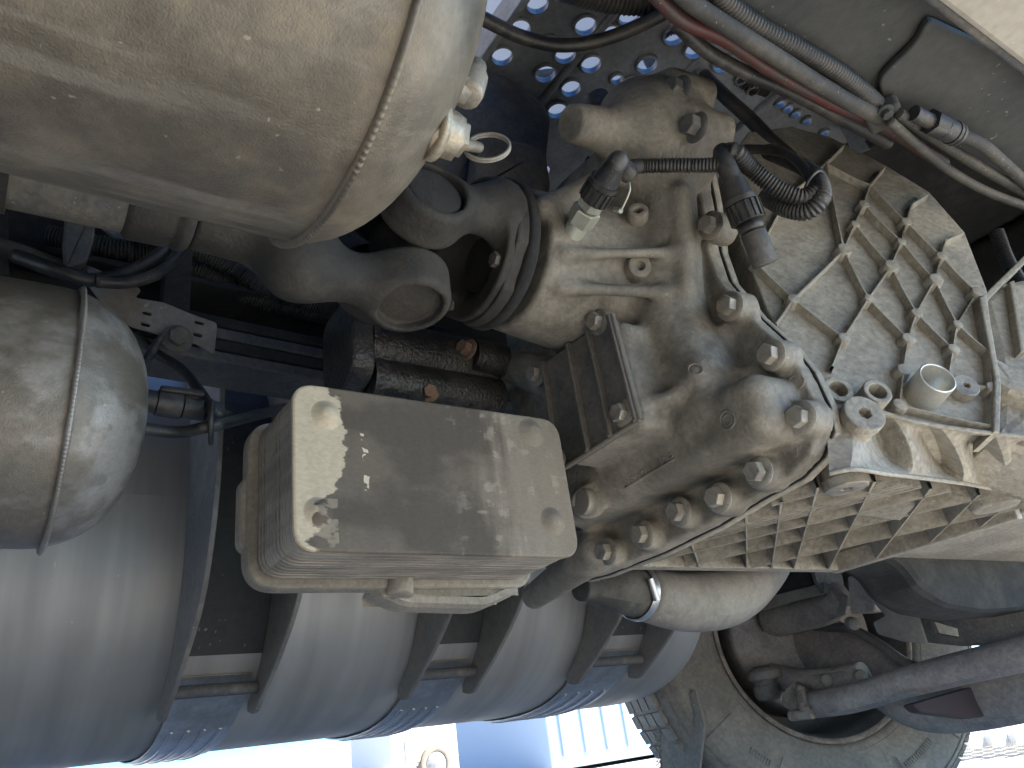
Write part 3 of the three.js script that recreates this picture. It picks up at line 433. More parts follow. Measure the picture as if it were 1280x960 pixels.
  // lower edge: a band of scoops between the wall and the bottom rim, each scoop ending at a web
  {
    const sh = [[1020, 470], [1062, 508], [1100, 516], [1137, 527], [1197, 537], [1254, 544], [1300, 548]].map((p) => side(p[0], p[1], -.002)), rm = [[1036, 592], [1062, 587], [1111, 593], [1171, 600], [1224, 608], [1261, 617], [1300, 627]].map((p) => onY(p[0], p[1], .507));
    const K = 6, NX = 300, NT = 22, P = [], mid = [];
    const ev = (L, u) => { const i = Math.min(K - 1, Math.floor(u)), f = u - i; return L[i].clone().lerp(L[i + 1], f); };
    const toU = (px, py) => { let best = 0, bd = 1e9; const R_ = (q) => { const d = q.clone().sub(EYE); const c = [0, 1, 2].map((k) => Q[0][k] * d.x + Q[1][k] * d.y + Q[2][k] * d.z); return [640 + 963 * c[0] / -c[2], 480 - 963 * c[1] / -c[2]]; }; for (let k = 0; k <= 600; k++) { const u = k / 600 * K; const m = R_(ev(sh, u).lerp(ev(rm, u), .5)); const d = Math.abs(m[0] - px); if (d < bd) { bd = d; best = u; } } return best; };
    const pk = [[1066, 1131], [1141, 1193], [1202, 1250], [1259, 1300]].map(([a, b]) => [toU(a), toU(b)]);
    // every scoop adds columns right at its web, so the step there is a clean wall
    const us = []; for (let k = 0; k <= NX; k++) us.push(k / NX * K);
    const pos = [], n = V(0, -.72, .69).normalize();
    for (const u of us) for (let j = 0; j <= NT; j++) { const t = j / NT; const dome = Math.sqrt(Math.max(0, 1 - Math.pow(2 * (t - .5) / .86, 2))); let d = 0; for (const [a, b] of pk) { const bw = b - a, e = b + bw * .12 * (dome - .75); if (u > a && u < e) { const f = (u - a) / (e - a); d = .036 * Math.pow(f, 1.25) * Math.pow(dome, .8) * sstep(1, .96, f); } } const q = ev(sh, u).lerp(ev(rm, u), t).addScaledVector(n, -d + .004 * Math.sin(Math.PI * t)); pos.push(q.x, q.y, q.z); }
    const idx = []; for (let i = 0; i < NX; i++) for (let j = 0; j < NT; j++) { const a = i * (NT + 1) + j, b = a + NT + 1; idx.push(a, a + 1, b, b, a + 1, b + 1); }
    let g = new THREE.BufferGeometry(); g.setAttribute('position', new THREE.Float32BufferAttribute(pos, 3)); g.setIndex(idx); g.computeVertexNormals(); part('scalloped_band', g, M.caseAl, body);
    part('shelf_edge', tube(sh.slice(1).map((q) => q.clone().addScaledVector(SN, .001)), .0024, 60, 8), M.caseAl, body);
    part('rim_edge', tube(rm, .0026, 60, 8), M.caseAl, body);
  }
  // bottom face with its own ribs
  const BY = .507, BD = .028; part('bottom_plate', prismY([[.7145, -.41], [1.0, -.42], [1.215, -.455], [1.215, -.78], [.7145, -.78]], BY + BD, BY + BD + .012, .002), M.caseAl, body);
  const poly = [[.704, -.425], [1.205, -.425], [1.205, -.765], [.704, -.765]];
  const clip = (p, d) => { let lo = -9, hi = 9; for (const [k, a, b] of [[0, .716, 1.205], [1, -.765, -.418]]) { const v = k ? d.z : d.x, c = k ? p.z : p.x; let t0 = (a - c) / v, t1 = (b - c) / v; if (t0 > t1) [t0, t1] = [t1, t0]; lo = Math.max(lo, t0); hi = Math.min(hi, t1); } return lo < hi ? [p.clone().addScaledVector(d, lo), p.clone().addScaledVector(d, hi)] : null; };
  const dn = V(0, -1, 0); const da = V(.76, 0, -.65).normalize(), db = V(.47, 0, .88).normalize();
  const addLine = (p, d) => { const e = clip(p, d); if (e && e[0].distanceTo(e[1]) > .03) part('rib', wall(e[0], e[1], dn, BD, .0018, .004, .0), M.caseAl, body); };
  for (const p of [[866, 685], [933, 670], [975, 640], [1020, 618], [1059, 668], [1112, 677], [1192, 650], [1215, 668]]) addLine(onY(p[0], p[1], BY), da);
  for (const p of [[1104, 598], [1092, 617], [1079, 640], [1066, 661], [1050, 686], [990, 640], [965, 655], [930, 660], [1150, 604], [1200, 612]]) addLine(onY(p[0], p[1], BY), db);
  part('bottom_rim', [bx(.7145, 1.215, BY, BY + BD, -.785, -.765, .002), bx(1.205, 1.222, BY - .003, BY + BD, -.78, -.47, .003)], M.caseAl, body);
  
  // plugs, ports and sockets
  const socket = (px, off, r, len, hole, mat, nm, n = SN) => { const p = n === SN ? side(px[0], px[1], off) : onY(px[0], px[1], BY - off); const pr = hole ? [[0, len - .03], [hole, len - .03], [hole, len - .001], [hole + .0008, len], [r - .001, len], [r, len - .001], [r, -.05]] : [[0, len], [r, len], [r, -.05]]; return part(nm, lathe(pr.map((q) => [q[0], q[1] - len]), p, n, 32), mat, body); };
  const hexSocket = (px, off, r, hr, mat, nm, n = SN) => { const p = n === SN ? side(px[0], px[1], off) : onY(px[0], px[1], BY - off); const g = extr(circ(0, 0, r, 36), .012, .0012, [circ(0, 0, hr, 6)]); const gg = remap(g, (x, y, z) => [x, z, y], true); gg.translate(0, -.012, 0); const bk = new THREE.CylinderGeometry(r * .92, r * .92, .05, 32); bk.translate(0, -.034, 0); return part(nm, [place(gg, p, n), place(bk, p, n)], mat, body); };
  socket([1048, 486], .004, .0165, .02, .0098, M.caseAl, 'threaded_port');
  socket([1097, 489], .012, .0155, .03, .0095, M.caseAl, 'threaded_port');
  hexSocket([1081, 516], .016, .0215, .0072, M.caseAl, 'socket_plug');
  socket([1172, 472], .022, .0200, .04, .0172, M.cleanMetal, 'filler_port');
  hexSocket([1208, 481], .002, .0150, .0042, M.bolt, 'socket_plug');
  hexSocket([1058, 612], .004, .023, .006, M.bolt, 'socket_plug', dn);
  part('drain_boss', lathe([[0, .001], [.026, 0], [.03, -.004], [.034, -.03]], onY(1245, 636, BY - .004), dn, 24), M.caseAl, body);
  return { body, wall };
})();
// ---------------------------------------------------------------- propeller shaft with its universal joint
{
  const t = thing('propeller_shaft', 'dark grey propeller shaft with universal joint bolted to the gearbox output', 'propeller shaft', null, V(.33, .82, -.6));
  const J = V(.33, .805, -.60), a1 = V(0, .16, 1).normalize(), a2 = V(.0, -1, .16).normalize();
  const H = V(.45, HUB.y, HUB.z);
  part('output_flange', [lathe([[0, 0], [.088, 0], [.0905, .003], [.0905, .012], [.084, .014], [0, .014]], V(.4625, HUB.y, HUB.z), V(-1, 0, 0), 48)], M.black, t);
  const disc = circ(HUB.z, HUB.y, .089, 40).map(([z, y], i) => { const a = Math.atan2(y - HUB.y, z - HUB.z); const k = Math.abs(Math.sin(2 * a)) > .93 ? .945 : 1; return [HUB.z + (z - HUB.z) * k, HUB.y + (y - HUB.y) * k]; });
  part('yoke_flange', prismX(disc, .432, .448, .003), M.yoke, t);
  const yoke = (ax, root, rootR, side_) => { // two ears and their bridge
    const o = .062, ears = [1, -1].map((s) => { const c = J.clone().addScaledVector(ax, s * o); const b = root.clone().addScaledVector(ax, s * .058); return [F.cyl(c.clone().addScaledVector(ax, -s * .02), c.clone().addScaledVector(ax, s * .026), .047, .043, .008), F.cap(c, b, .026, .026), F.cyl(c.clone().addScaledVector(ax, s * .016), c.clone().addScaledVector(ax, s * .06), .0335, .0335, .002), F.cap(b, root, .03, .035)]; });
    return (x, y, z) => { let d = 1e9; for (const e of ears) { let q = smin(e[0](x, y, z), e[1](x, y, z), .02); q = smin(q, e[3](x, y, z), .03); q = smax(q, -e[2](x, y, z), .002); d = Math.min(d, q); } return d; };
  };
  const lo = V(.16, .66, -.74), hi = V(.46, .96, -.46);
  const fy = yoke(a1, V(.428, HUB.y, HUB.z)); const discF = F.cyl(V(.424, HUB.y, HUB.z), V(.436, HUB.y, HUB.z), .085, .085, .003), hol = F.cap(J, V(.40, .81, -.6), .045, .045);
  part('flange_yoke', nets((x, y, z) => smax(smin(fy(x, y, z), discF(x, y, z), .02), -hol(x, y, z), .01), lo, hi, .0035), M.yoke, t);
  const sh = V(.215, .80, -.60); const sy = yoke(a2, sh); const hol2 = F.cap(J, V(.268, .803, -.6), .045, .043), neck = F.cyl(V(.12, .797, -.6), V(.23, .80, -.6), .046, .052, .006);
  part('shaft_yoke', nets((x, y, z) => smax(smin(sy(x, y, z), neck(x, y, z), .03), -hol2(x, y, z), .01), V(.1, .64, -.74), V(.42, .96, -.46), .0035), M.yoke, t);
  for (const [ax, s, dep] of [[a1, 1, .023], [a1, -1, .023], [a2, 1, .017], [a2, -1, .017]]) { const c = J.clone().addScaledVector(ax, s * (.062 + dep)); part('bearing_cap', lathe([[0, 0], [.027, 0], [.028, -.001], [.031, -.001], [.031, -.004], [.0325, -.004], [.0325, -.04], [0, -.04]], c, ax.clone().multiplyScalar(s), 36), M.yoke, t); }
  part('cross', [cyl(J.clone().addScaledVector(a1, -.05), J.clone().addScaledVector(a1, .05), .02), cyl(J.clone().addScaledVector(a2, -.05), J.clone().addScaledVector(a2, .05), .02), new THREE.SphereGeometry(.032, 20, 14).translate(J.x, J.y, J.z)], M.black, t);
  part('weld_neck', lathe([[.047, 0], [.05, .004], [.05, .01], [.046, .014], [.049, .018], [.049, .05], [.044, .055]], V(.12, .797, -.6), V(-1, -.02, 0), 40), M.yoke, t);
  part('tube', [cyl(V(.075, .796, -.6), V(-.7, .78, -.6), .044, .044, 40)], M.steelDark, t);
  part('slip_sleeve', [cyl(V(-.02, .794, -.6), V(-.06, .7935, -.6), .049, .049, 40)], M.yoke, t);
  for (let k = 0; k < 4; k++) { const a = Math.PI / 4 + k * Math.PI / 2, p = V(.431, HUB.y + .068 * Math.sin(a), HUB.z + .068 * Math.cos(a)); bolt(t, p, V(-1, 0, 0), .009, M.steelDark); }
}
// ---------------------------------------------------------------- oil cooler
{
  const Z = -.60, c0 = onZ(365, 482, Z), c1 = onZ(725, 690, Z);
  const x0 = c0.x, x1 = c1.x, y0 = c1.y - .006, y1 = c0.y + .004, r = .022;
  const t = thing('oil_cooler', 'rectangular stacked plate oil cooler with peeling beige coating on its cover', 'oil cooler', null, V((x0 + x1) / 2, y0, Z));
  const rr = (a, b, c, d, r_) => soft([[a, c], [b, c], [b, d], [a, d]], r_, 8);
  const W = x1 - x0, Hh = y1 - y0;
  // coating: beige where it is bare, a ragged brown grey film over the middle
  const map = tex(1024, (u, v) => {
    const n1 = fb(u, v, 5, 6, 201), n2 = fb(u, v, 18, 5, 202), fine = fb(u, v, 100, 2, 203), st = fb(u, v, 30, 4, 204, 3);
    const bare = [.42, .35, .245], film = mix([.070, .055, .039], [.11, .088, .063], sstep(.4, .7, n1));
    const e0 = v > .82 ? lerp(.17, .10, (v - .82) / .18) : v > .4 ? lerp(.115, .17, (v - .4) / .42) : lerp(.05, .115, sstep(.22, .4, v));
    const eL = e0 + (n1 - .5) * .10 + (n2 - .5) * .05;
    const k = sstep(-.004, .005, u - eL); let c = mix(bare, film, k);
    if (u > eL) { const dust = sstep(.58, .80, u + (st - .5) * .16 + (n1 - .5) * .12); c = mix(c, [.21, .175, .128], dust * .8); const pal = sstep(.56, .66, n2 * .6 + st * .4 + .09 * Math.exp(-((u - .70) ** 2) / .003) - .03); c = mix(c, [.31, .265, .195], pal * .45 * sstep(.45, .65, u)); const chip = fb(u, v, 26, 3, 206); if (Math.abs(u - .215 - (n1 - .5) * .05) < .009 && chip > .56 && v > .28 && v < .72) c = [.47, .40, .29]; if (v < .065 && u < .7 && fb(u, v, 9, 3, 207) > .62) c = [.47, .40, .29]; if (u < .13 && v < .30) c = mix(c, bare, sstep(.50, .62, n2) * .35); }
    c = c.map((q) => q * (1 + (fine - .5) * .25 + (st - .5) * .2)); const q = vn(u, v, 190, 190, 208); if (q > .988) c = mix(c, [.6, .53, .42], .7); return c;
  }, true);
  const mat = new THREE.MeshStandardMaterial({ map, roughness: .82, bumpMap: map, bumpScale: .0004 });
  const face = prismZ(rr(x0, x1, y0, y1, r), Z - .006, Z, .0025); strip(face);
  const f2 = strip(face); const p = f2.attributes.position, uv = new Float32Array(p.count * 2); for (let i = 0; i < p.count; i++) { uv[2 * i] = (p.getX(i) - x0) / W; uv[2 * i + 1] = (p.getY(i) - y0) / Hh; } f2.setAttribute('uv', new THREE.BufferAttribute(uv, 2)); f2.userData.ownUV = 1;
  const plate = part('cover', f2, mat, t);
  for (const [px, py, rad] of [[408, 519, .0165], [691, 652, .0175], [664, 541, .019], [398, 640, .015]]) { const q = onZ(px, py, Z); const pr = []; for (let k = 0; k <= 10; k++) { const u = k / 10; pr.push([rad * u, .0075 * (1 - sstep(.15, 1, u)) - .0004]); } const d = lathe(pr.slice().reverse(), q, V(0, 0, 1), 28); const s = strip(d), pp = s.attributes.position, w = new Float32Array(pp.count * 2); for (let i = 0; i < pp.count; i++) { w[2 * i] = (pp.getX(i) - x0) / W; w[2 * i + 1] = (pp.getY(i) - y0) / Hh; } s.setAttribute('uv', new THREE.BufferAttribute(w, 2)); s.userData.ownUV = 1; part('dimple', s, mat, plate); }
  const stackMat = new THREE.MeshStandardMaterial({ map: tex(512, (u, v) => { const a = fb(u, v, 5, 5, 211), b = fb(u, v, 4, 4, 212, 40); let c = mix([.25, .225, .19], [.15, .135, .115], sstep(.35, .65, a * .5 + b * .5)); return c.map((x) => x * (.85 + .3 * fb(u, v, 90, 2, 213))); }, true, 4), roughness: .7, metalness: .1 });
  for (let k = 0; k < 22; k++) { const z1 = Z - .0065 - k * .0042, o = (k % 2 ? .0014 : .0007) + (k * 7 % 5) * .0002; part('plate', prismZ(rr(x0 + o, x1 - o, y0 + o, y1 - o, r - o), z1 - .0041, z1, .0006), stackMat, t); }
  const zb = Z - .10; part('base_casting', [prismZ(rr(x0 - .008, x1 + .012, y0 - .007, y1 + .006, .03), zb - .022, zb, .004), prismZ(soft([[x0 + .115, y0 - .004], [x1 - .002, y0 - .004], [x1 - .01, y0 - .012], [x1 - .05, y0 - .026], [x0 + .15, y0 - .022]], .012, 6), zb - .05, zb - .004, .01), prismZ(rr(x0 - .012, x0 + .03, y0 + .03, y1 - .05, .012), zb - .03, zb - .006, .005)], M.cast, t);
  { const q = onZ(500, 745, zb); part('threaded_plug', [lathe([[0, 0], [.012, 0], [.0135, .003], [.0135, .03], [0, .03]], V(q.x, q.y, q.z), V(.1, 1, -.1), 20)], M.cast, t); }
  { const q = onZ(322, 612, zb - .01); part('lug', lathe([[0, 0], [.010, .001], [.013, .006], [.014, .03]], V(q.x, q.y, q.z), V(1, 0, -.1), 18), M.cast, t); }
}
// ---------------------------------------------------------------- leaf spring, brackets and pipes in the dark on the left
{
  const t = thing('leaf_spring', 'long stack of curved steel spring leaves under the far chassis rail', 'leaf spring', null, V(.1, .85, -1));
  const top = [[-1.0, 1.02], [-.5, .965], [0, .915], [.25, .90], [.6, .893], [1.1, .90], [1.8, .93]];
  for (let k = 0; k < 4; k++) { const o = -k * .0185, cut = k * .06; const pts = top.map(([x, y]) => [x, y + o]); const up = [], c = new THREE.SplineCurve(pts.map((p) => new THREE.Vector2(p[0], p[1]))); for (let i = 0; i <= 30; i++) { const q = c.getPoint(lerp(cut * .5, 1 - cut * .5, i / 30)); up.push([q.x, q.y]); } const all = [...up, ...up.slice().reverse().map((q) => [q[0], q[1] - .0165])]; part('leaf', prismZ(all, -1.035, -.955, .003), k % 2 ? M.steelDark : M.black, t); }
}
{ // slotted sheet bracket
  const z = -.90; const px = [[108, 340], [112, 332], [178, 362], [168, 372], [205, 378], [238, 392], [272, 404], [268, 443], [250, 432], [243, 428], [228, 432], [212, 425], [200, 418], [165, 408], [140, 396], [108, 352]];
  const slot = (x, y) => { const a = onZ(x - 5.5, y - 5, z), b = onZ(x + 5.5, y + 1.5, z); return soft([[a.x, b.y], [b.x, b.y - .001], [b.x, a.y - .001], [a.x, a.y]], .003, 3); };
  const t = thing('slotted_bracket', 'flat grey sheet bracket with slots in front of the leaf spring', 'bracket', null, onZ(190, 400, z));
  part('sheet', prismZ(soft(pxZ(px, z), .006), z - .004, z, .001, [slot(184, 393), slot(182, 407), slot(249, 405), slot(247, 420)]), M.bracket, t);
  const q = onZ(222, 424, z + .006); bolt(t, q, V(-.1, -.2, 1), .012, M.steelDark); part('clip_plate', prismZ(soft(pxZ([[196, 424], [202, 414], [228, 410], [240, 424], [236, 436], [205, 432]], z + .004), .004), z + .0005, z + .0065, .0015), M.steelDark, t);
  part('upright', bx(onZ(205, 360, z).x, onZ(240, 360, z).x, onZ(220, 385, z).y, onZ(220, 385, z).y + .22, z - .03, z - .005, .003), M.black, t);
}
{ // cable ties and tubes
  const s = (n, label, cat, geo, mat, group) => tag(part(n, geo, mat, scene), label, cat, group);
  const Zt = -.86;
  s('air_pipe', 'upper of two black curved air pipes, rising from the slotted bracket', 'air pipe', tube([onZ(20, 320, Zt - .03), onZ(70, 338, Zt), onZ(108, 350, Zt), onZ(150, 344, Zt), onZ(190, 325, Zt), onZ(222, 296, Zt), onZ(250, 255, Zt)], .0085, 50, 12), M.hose);
  s('air_pipe', 'lower of two black curved air pipes, rising from the slotted bracket', 'air pipe', tube([onZ(120, 352, Zt + .01), onZ(160, 353, Zt + .01), onZ(200, 340, Zt + .01), onZ(232, 306, Zt + .01), onZ(262, 262, Zt + .01)], .0075, 50, 12), M.hose);
  s('air_pipe', 'thick dusty pipe curving down from the left edge to the bracket', 'air pipe', tube([onZ(-40, 300, -.93), onZ(30, 320, -.93), onZ(70, 335, -.92), onZ(110, 346, -.91)], .013, 40, 12), M.hoseDusty);
  s('corrugated_hose', 'upper dark corrugated hose running behind the shaft above the spring', 'corrugated hose', corrugated([onZ(180, 300, -.98), onZ(262, 320, -.95), onZ(300, 342, -.95), onZ(340, 365, -.95), onZ(440, 392, -.96), onZ(560, 420, -1)], .014), M.hose);
  s('corrugated_hose', 'lower dark corrugated hose sagging behind the shaft above the spring', 'corrugated hose', corrugated([onZ(190, 330, -.99), onZ(262, 346, -.97), onZ(320, 372, -.97), onZ(380, 388, -.97), onZ(460, 402, -.99)], .015), M.hose);
  s('corrugated_hose', 'dark ribbed hose in the shadow under the upper tank', 'corrugated hose', corrugated([onZ(60, 300, -1), onZ(150, 316, -.98), onZ(230, 322, -.98)], .02), M.hose);
  s('hanger_strap', 'dark hanging strap plate in the shadow under the shaft', 'hanger', prismZ(soft(pxZ([[84, 250], [122, 255], [118, 300], [108, 328], [82, 334], [80, 300]], -.88), .004), -.9, -.88, .003), M.steelDark);
  s('sheet_metal', 'dark bluish sheet edge glimpsed between the pipes and the shaft', 'sheet metal', prismZ(pxZ([[125, 268], [185, 285], [196, 311], [150, 303], [128, 285]], -1.0), -1.006, -1.0, .001), M.deck);
  s('frame_bracket', 'dark angled bracket behind the left end of the shaft', 'bracket', [prismZ(pxZ([[-60, 250], [10, 265], [12, 345], [-60, 340]], -.93), -.96, -.93, .003), bx(-.2, .1, .78, .80, -.96, -.90)], M.black);
  // pipes at the lower tank
  const PZ = -.735, a = airPorts[0].clone(), b = airPorts[1].clone();
  const sw = thing('pressure_switch', 'black pressure switch plugged into the upper port of the grey tank', 'pressure switch', null, a);
  const d = V(1, -.06, -.02).normalize(); const at = (k) => V(.126, a.y, a.z).addScaledVector(d, k);
  part('body', [cyl(at(0), at(.012), .0125, .0125, 20), cyl(at(.013), at(.038), .0145, .0145, 16), cyl(at(.04), at(.062), .0125, .012, 16), cyl(at(.064), at(.082), .0145, .012, 20)], M.plastic, sw);
  part('latch', [bx(at(.02).x - .006, at(.06).x, a.y + .008, a.y + .0145, a.z + .004, a.z + .013, .002)], M.plastic, sw);
  const e = at(.082);
  const up = [e, e.clone().add(V(.012, .002, -.01)), onZ(268, 516, -.80), onZ(250, 490, -.84), onZ(225, 460, -.88), onZ(200, 445, -.90), onZ(170, 420, -.93)];
  s('cable', 'black sheathed cable climbing from the pressure switch to the bracket', 'cable', tube(up, .0062, 50, 12), M.hose);
  s('air_pipe', 'black air pipe running from the lower port of the grey tank behind the cooler', 'air pipe', tube([V(.12, b.y, b.z), V(.16, b.y - .001, b.z), onZ(262, 533, -.78), onZ(300, 524, -.82), onZ(350, 512, -.88), onZ(420, 498, -.95)], .0065, 40, 12), M.hose);
  const tz = onZ(264, 528, -.785); const ty = new THREE.TorusGeometry(.0165, .0028, 8, 30); ty.rotateY(Math.PI / 2.4); ty.scale(1, 1.35, 1); ty.translate(tz.x, tz.y, tz.z);
  s('cable_tie', 'black cable tie binding the pipe and the cable beside the grey tank', 'cable tie', ty, M.plastic);
  const q = onZ(193, 434, -.885), q2 = onZ(180, 456, -.885); s('cable_tie', 'black cable tie tail hanging below the slotted bracket', 'cable tie', [cyl(onZ(203, 420, -.885), q, .004, .004, 8), cyl(q, q2, .0055, .0055, 8), bx(q2.x - .008, q2.x + .008, q2.y - .006, q2.y + .004, -.893, -.879, .002)], M.plastic);
}
{ // oily black selector housing between shaft and cooler
  const Zh = -.80, t = thing('oil_pump_housing', 'oily black cylindrical housing with an end ring above the oil cooler', 'housing', null, onZ(520, 450, Zh));
  const A = onZ(452, 435, Zh), B = onZ(610, 470, Zh); B.y = A.y; B.z = A.z;
  part('barrel', [cyl(A, B, .040, .040, 32), cyl(A.clone().add(V(0, -.052, .01)), B.clone().add(V(0, -.052, .01)), .030, .030, 28), bx(A.x, B.x, A.y - .06, A.y + .02, A.z - .05, A.z - .01, .01)], M.oily, t);
  part('end_ring', [prismX(soft([[A.z - .05, A.y + .05], [A.z + .045, A.y + .05], [A.z + .05, A.y - .06], [A.z - .05, A.y - .08]], .03, 6), A.x - .034, A.x - .004, .004)], M.oily, t);
  const p = onZ(585, 438, Zh + .045); bolt(t, p, V(-.9, .1, .3), .0105, M.boltRust); bolt(t, onZ(536, 490, Zh + .03), V(-.3, -.3, .9), .009, M.boltRust);
  part('pipe_collar', cyl(V(p.x + .01, p.y, p.z - .01), V(p.x + .06, p.y, p.z - .012), .022, .025, 24), M.oily, t);
}
{ // black block behind the upper tank's fittings
  const z = -.64; const t = thing('crossmember_bracket', 'large black angular bracket behind the shaft and the upper tank', 'bracket', null, onZ(630, 170, z));
  part('body', prismZ(soft(pxZ([[540, 70], [600, 82], [640, 95], [682, 126], [692, 148], [687, 196], [693, 236], [670, 262], [560, 240], [520, 150]], z), .012, 4), z - .13, z, .014), M.steelDark, t);
  part('shoulder', prismZ(soft(pxZ([[600, 165], [660, 176], [684, 192], [690, 238], [660, 258], [590, 238]], z + .03), .012), z + .001, z + .03, .010), M.steelDark, t);
  const n = onZ(668, 245, z + .02);
}
{ // bits above the housing
  const t = thing('vent_cap', 'dark capped breather cylinder behind the housing knob', 'breather', null, onX(745, 130, .72));
  const p = onX(752, 142, .72), d = V(-.75, .25, .35).normalize(); part('cap', lathe([[0, 0], [.022, 0], [.024, .003], [.024, .02], [.02, .024], [.02, .06], [0, .06]], p.clone().addScaledVector(d, .03), d.clone().negate(), 28), M.plastic, t);
  const u = thing('lifting_plate', 'small bent dark plate left of the breather above the housing', 'bracket', null, onX(722, 128, .74)); part('plate', prismX(soft(pxX([[712, 150], [722, 118], [735, 126], [738, 150]], .74), .004), .736, .742, .001), M.steelDark, u);
  const w = thing('gearbox_bracket', 'bluish grey triangular web plate below the housing knob', 'bracket', null, onX(730, 215, .66)); part('plate', prismX(soft(pxX([[724, 190], [745, 222], [720, 262], [690, 262], [700, 240]], .66), .004), .675, .685, .002), M.frame, w);
}
// ---------------------------------------------------------------- sensors and looms on the gearbox
function connector(t, p, d, s, L = 1) { // castellated plug collar and body
  const at = (k) => p.clone().addScaledVector(d, k * s);
  part('collar', [cyl(at(0), at(.020), .0165 * s, .0165 * s, 28), cyl(at(.021), at(.027), .0178 * s, .0178 * s, 28)], M.plastic, t);
  for (let k = 0; k < 16; k++) { const a = k / 16 * Math.PI * 2; const b = new THREE.BoxGeometry(.0034 * s, .019 * s, .003 * s); b.translate(0, 0, .017 * s); b.rotateY(a); part('grip_rib', place(b, at(.0105), d), M.plastic, t); }
  part('neck', [cyl(at(.027), at(.048), .0155 * s, .0125 * s, 24)], M.plastic, t); return at(.048);
}
{
  const t = thing('speed_sensor', 'silver hexagon speed sensor with black plug standing on the output housing', 'sensor', null, onX(716, 285, .535));
  const a = hit(gear.userData.f, 718, 288), top = onX(745, 245, a.x - .006), d = top.clone().sub(a).normalize();
  const at = (k) => a.clone().addScaledVector(d, k);
  part('body', [lathe([[.0125, -.03], [.0125, .018], [.0, .018]], a, d, 28)], M.zinc, t);
  part('hexagon', [place(remap(extr(circ(0, 0, .0165, 6), .020, .0015), (x, y, z) => [x, z, y], true), at(.012), d, .3), place(remap(extr(circ(0, 0, .0155, 6), .012, .0015), (x, y, z) => [x, z, y], true), at(.034), d, .9)], M.zinc, t);
  const e = connector(t, at(.045), d, .98);
  const L = [e.clone().addScaledVector(d, -.012), e.clone().addScaledVector(d, .004), e.clone().add(V(.012, .010, -.006)), e.clone().add(V(.034, .014, -.014))];
  part('elbow', tube(L, .0115, 24, 16), M.plastic, t);
  const clip = part('lock_clip', [tube([onX(786, 228, .52), onX(787, 238, .52), onX(776, 264, .52)], .0012, 12, 6), tube([onX(776, 264, .52), onX(768, 262, .52)], .003, 6, 8)], M.zinc, t);
  const h = [L[3], onX(800, 208, .575), onX(840, 207, .60), onX(880, 207, .62), onX(903, 206, .63)];
  tag(part('corrugated_hose', corrugated([e.clone().add(V(.026, .013, -.011)), ...h.slice(1)], .0088), M.hose, scene), 'thin corrugated hose running level between the two gearbox sensors', 'corrugated hose');
}
{
  const t = thing('pressure_sensor', 'black castellated sensor plug pointing down over the housing joint', 'sensor', null, onX(930, 275, .665));
  const a = onX(936, 278, .655), b = onX(918, 232, .64), d = b.clone().sub(a).normalize();
  const e = connector(t, a, d, 1.05); part('tip', lathe([[0, -.012], [.012, -.012], [.0145, -.008], [.0145, 0], [0, 0]], a, d, 24), M.plastic, t);
  const e2 = onX(908, 208, .632); part('elbow', tube([e.clone().addScaledVector(d, -.01), e.clone().addScaledVector(d, .006), onX(904, 200, .632), onX(903, 190, .64)], .011, 24, 16), M.plastic, t);
  part('base', lathe([[0, -.05], [.014, -.05], [.014, -.013], [.0, -.013]], a, d, 24), M.steelDark, t);
}
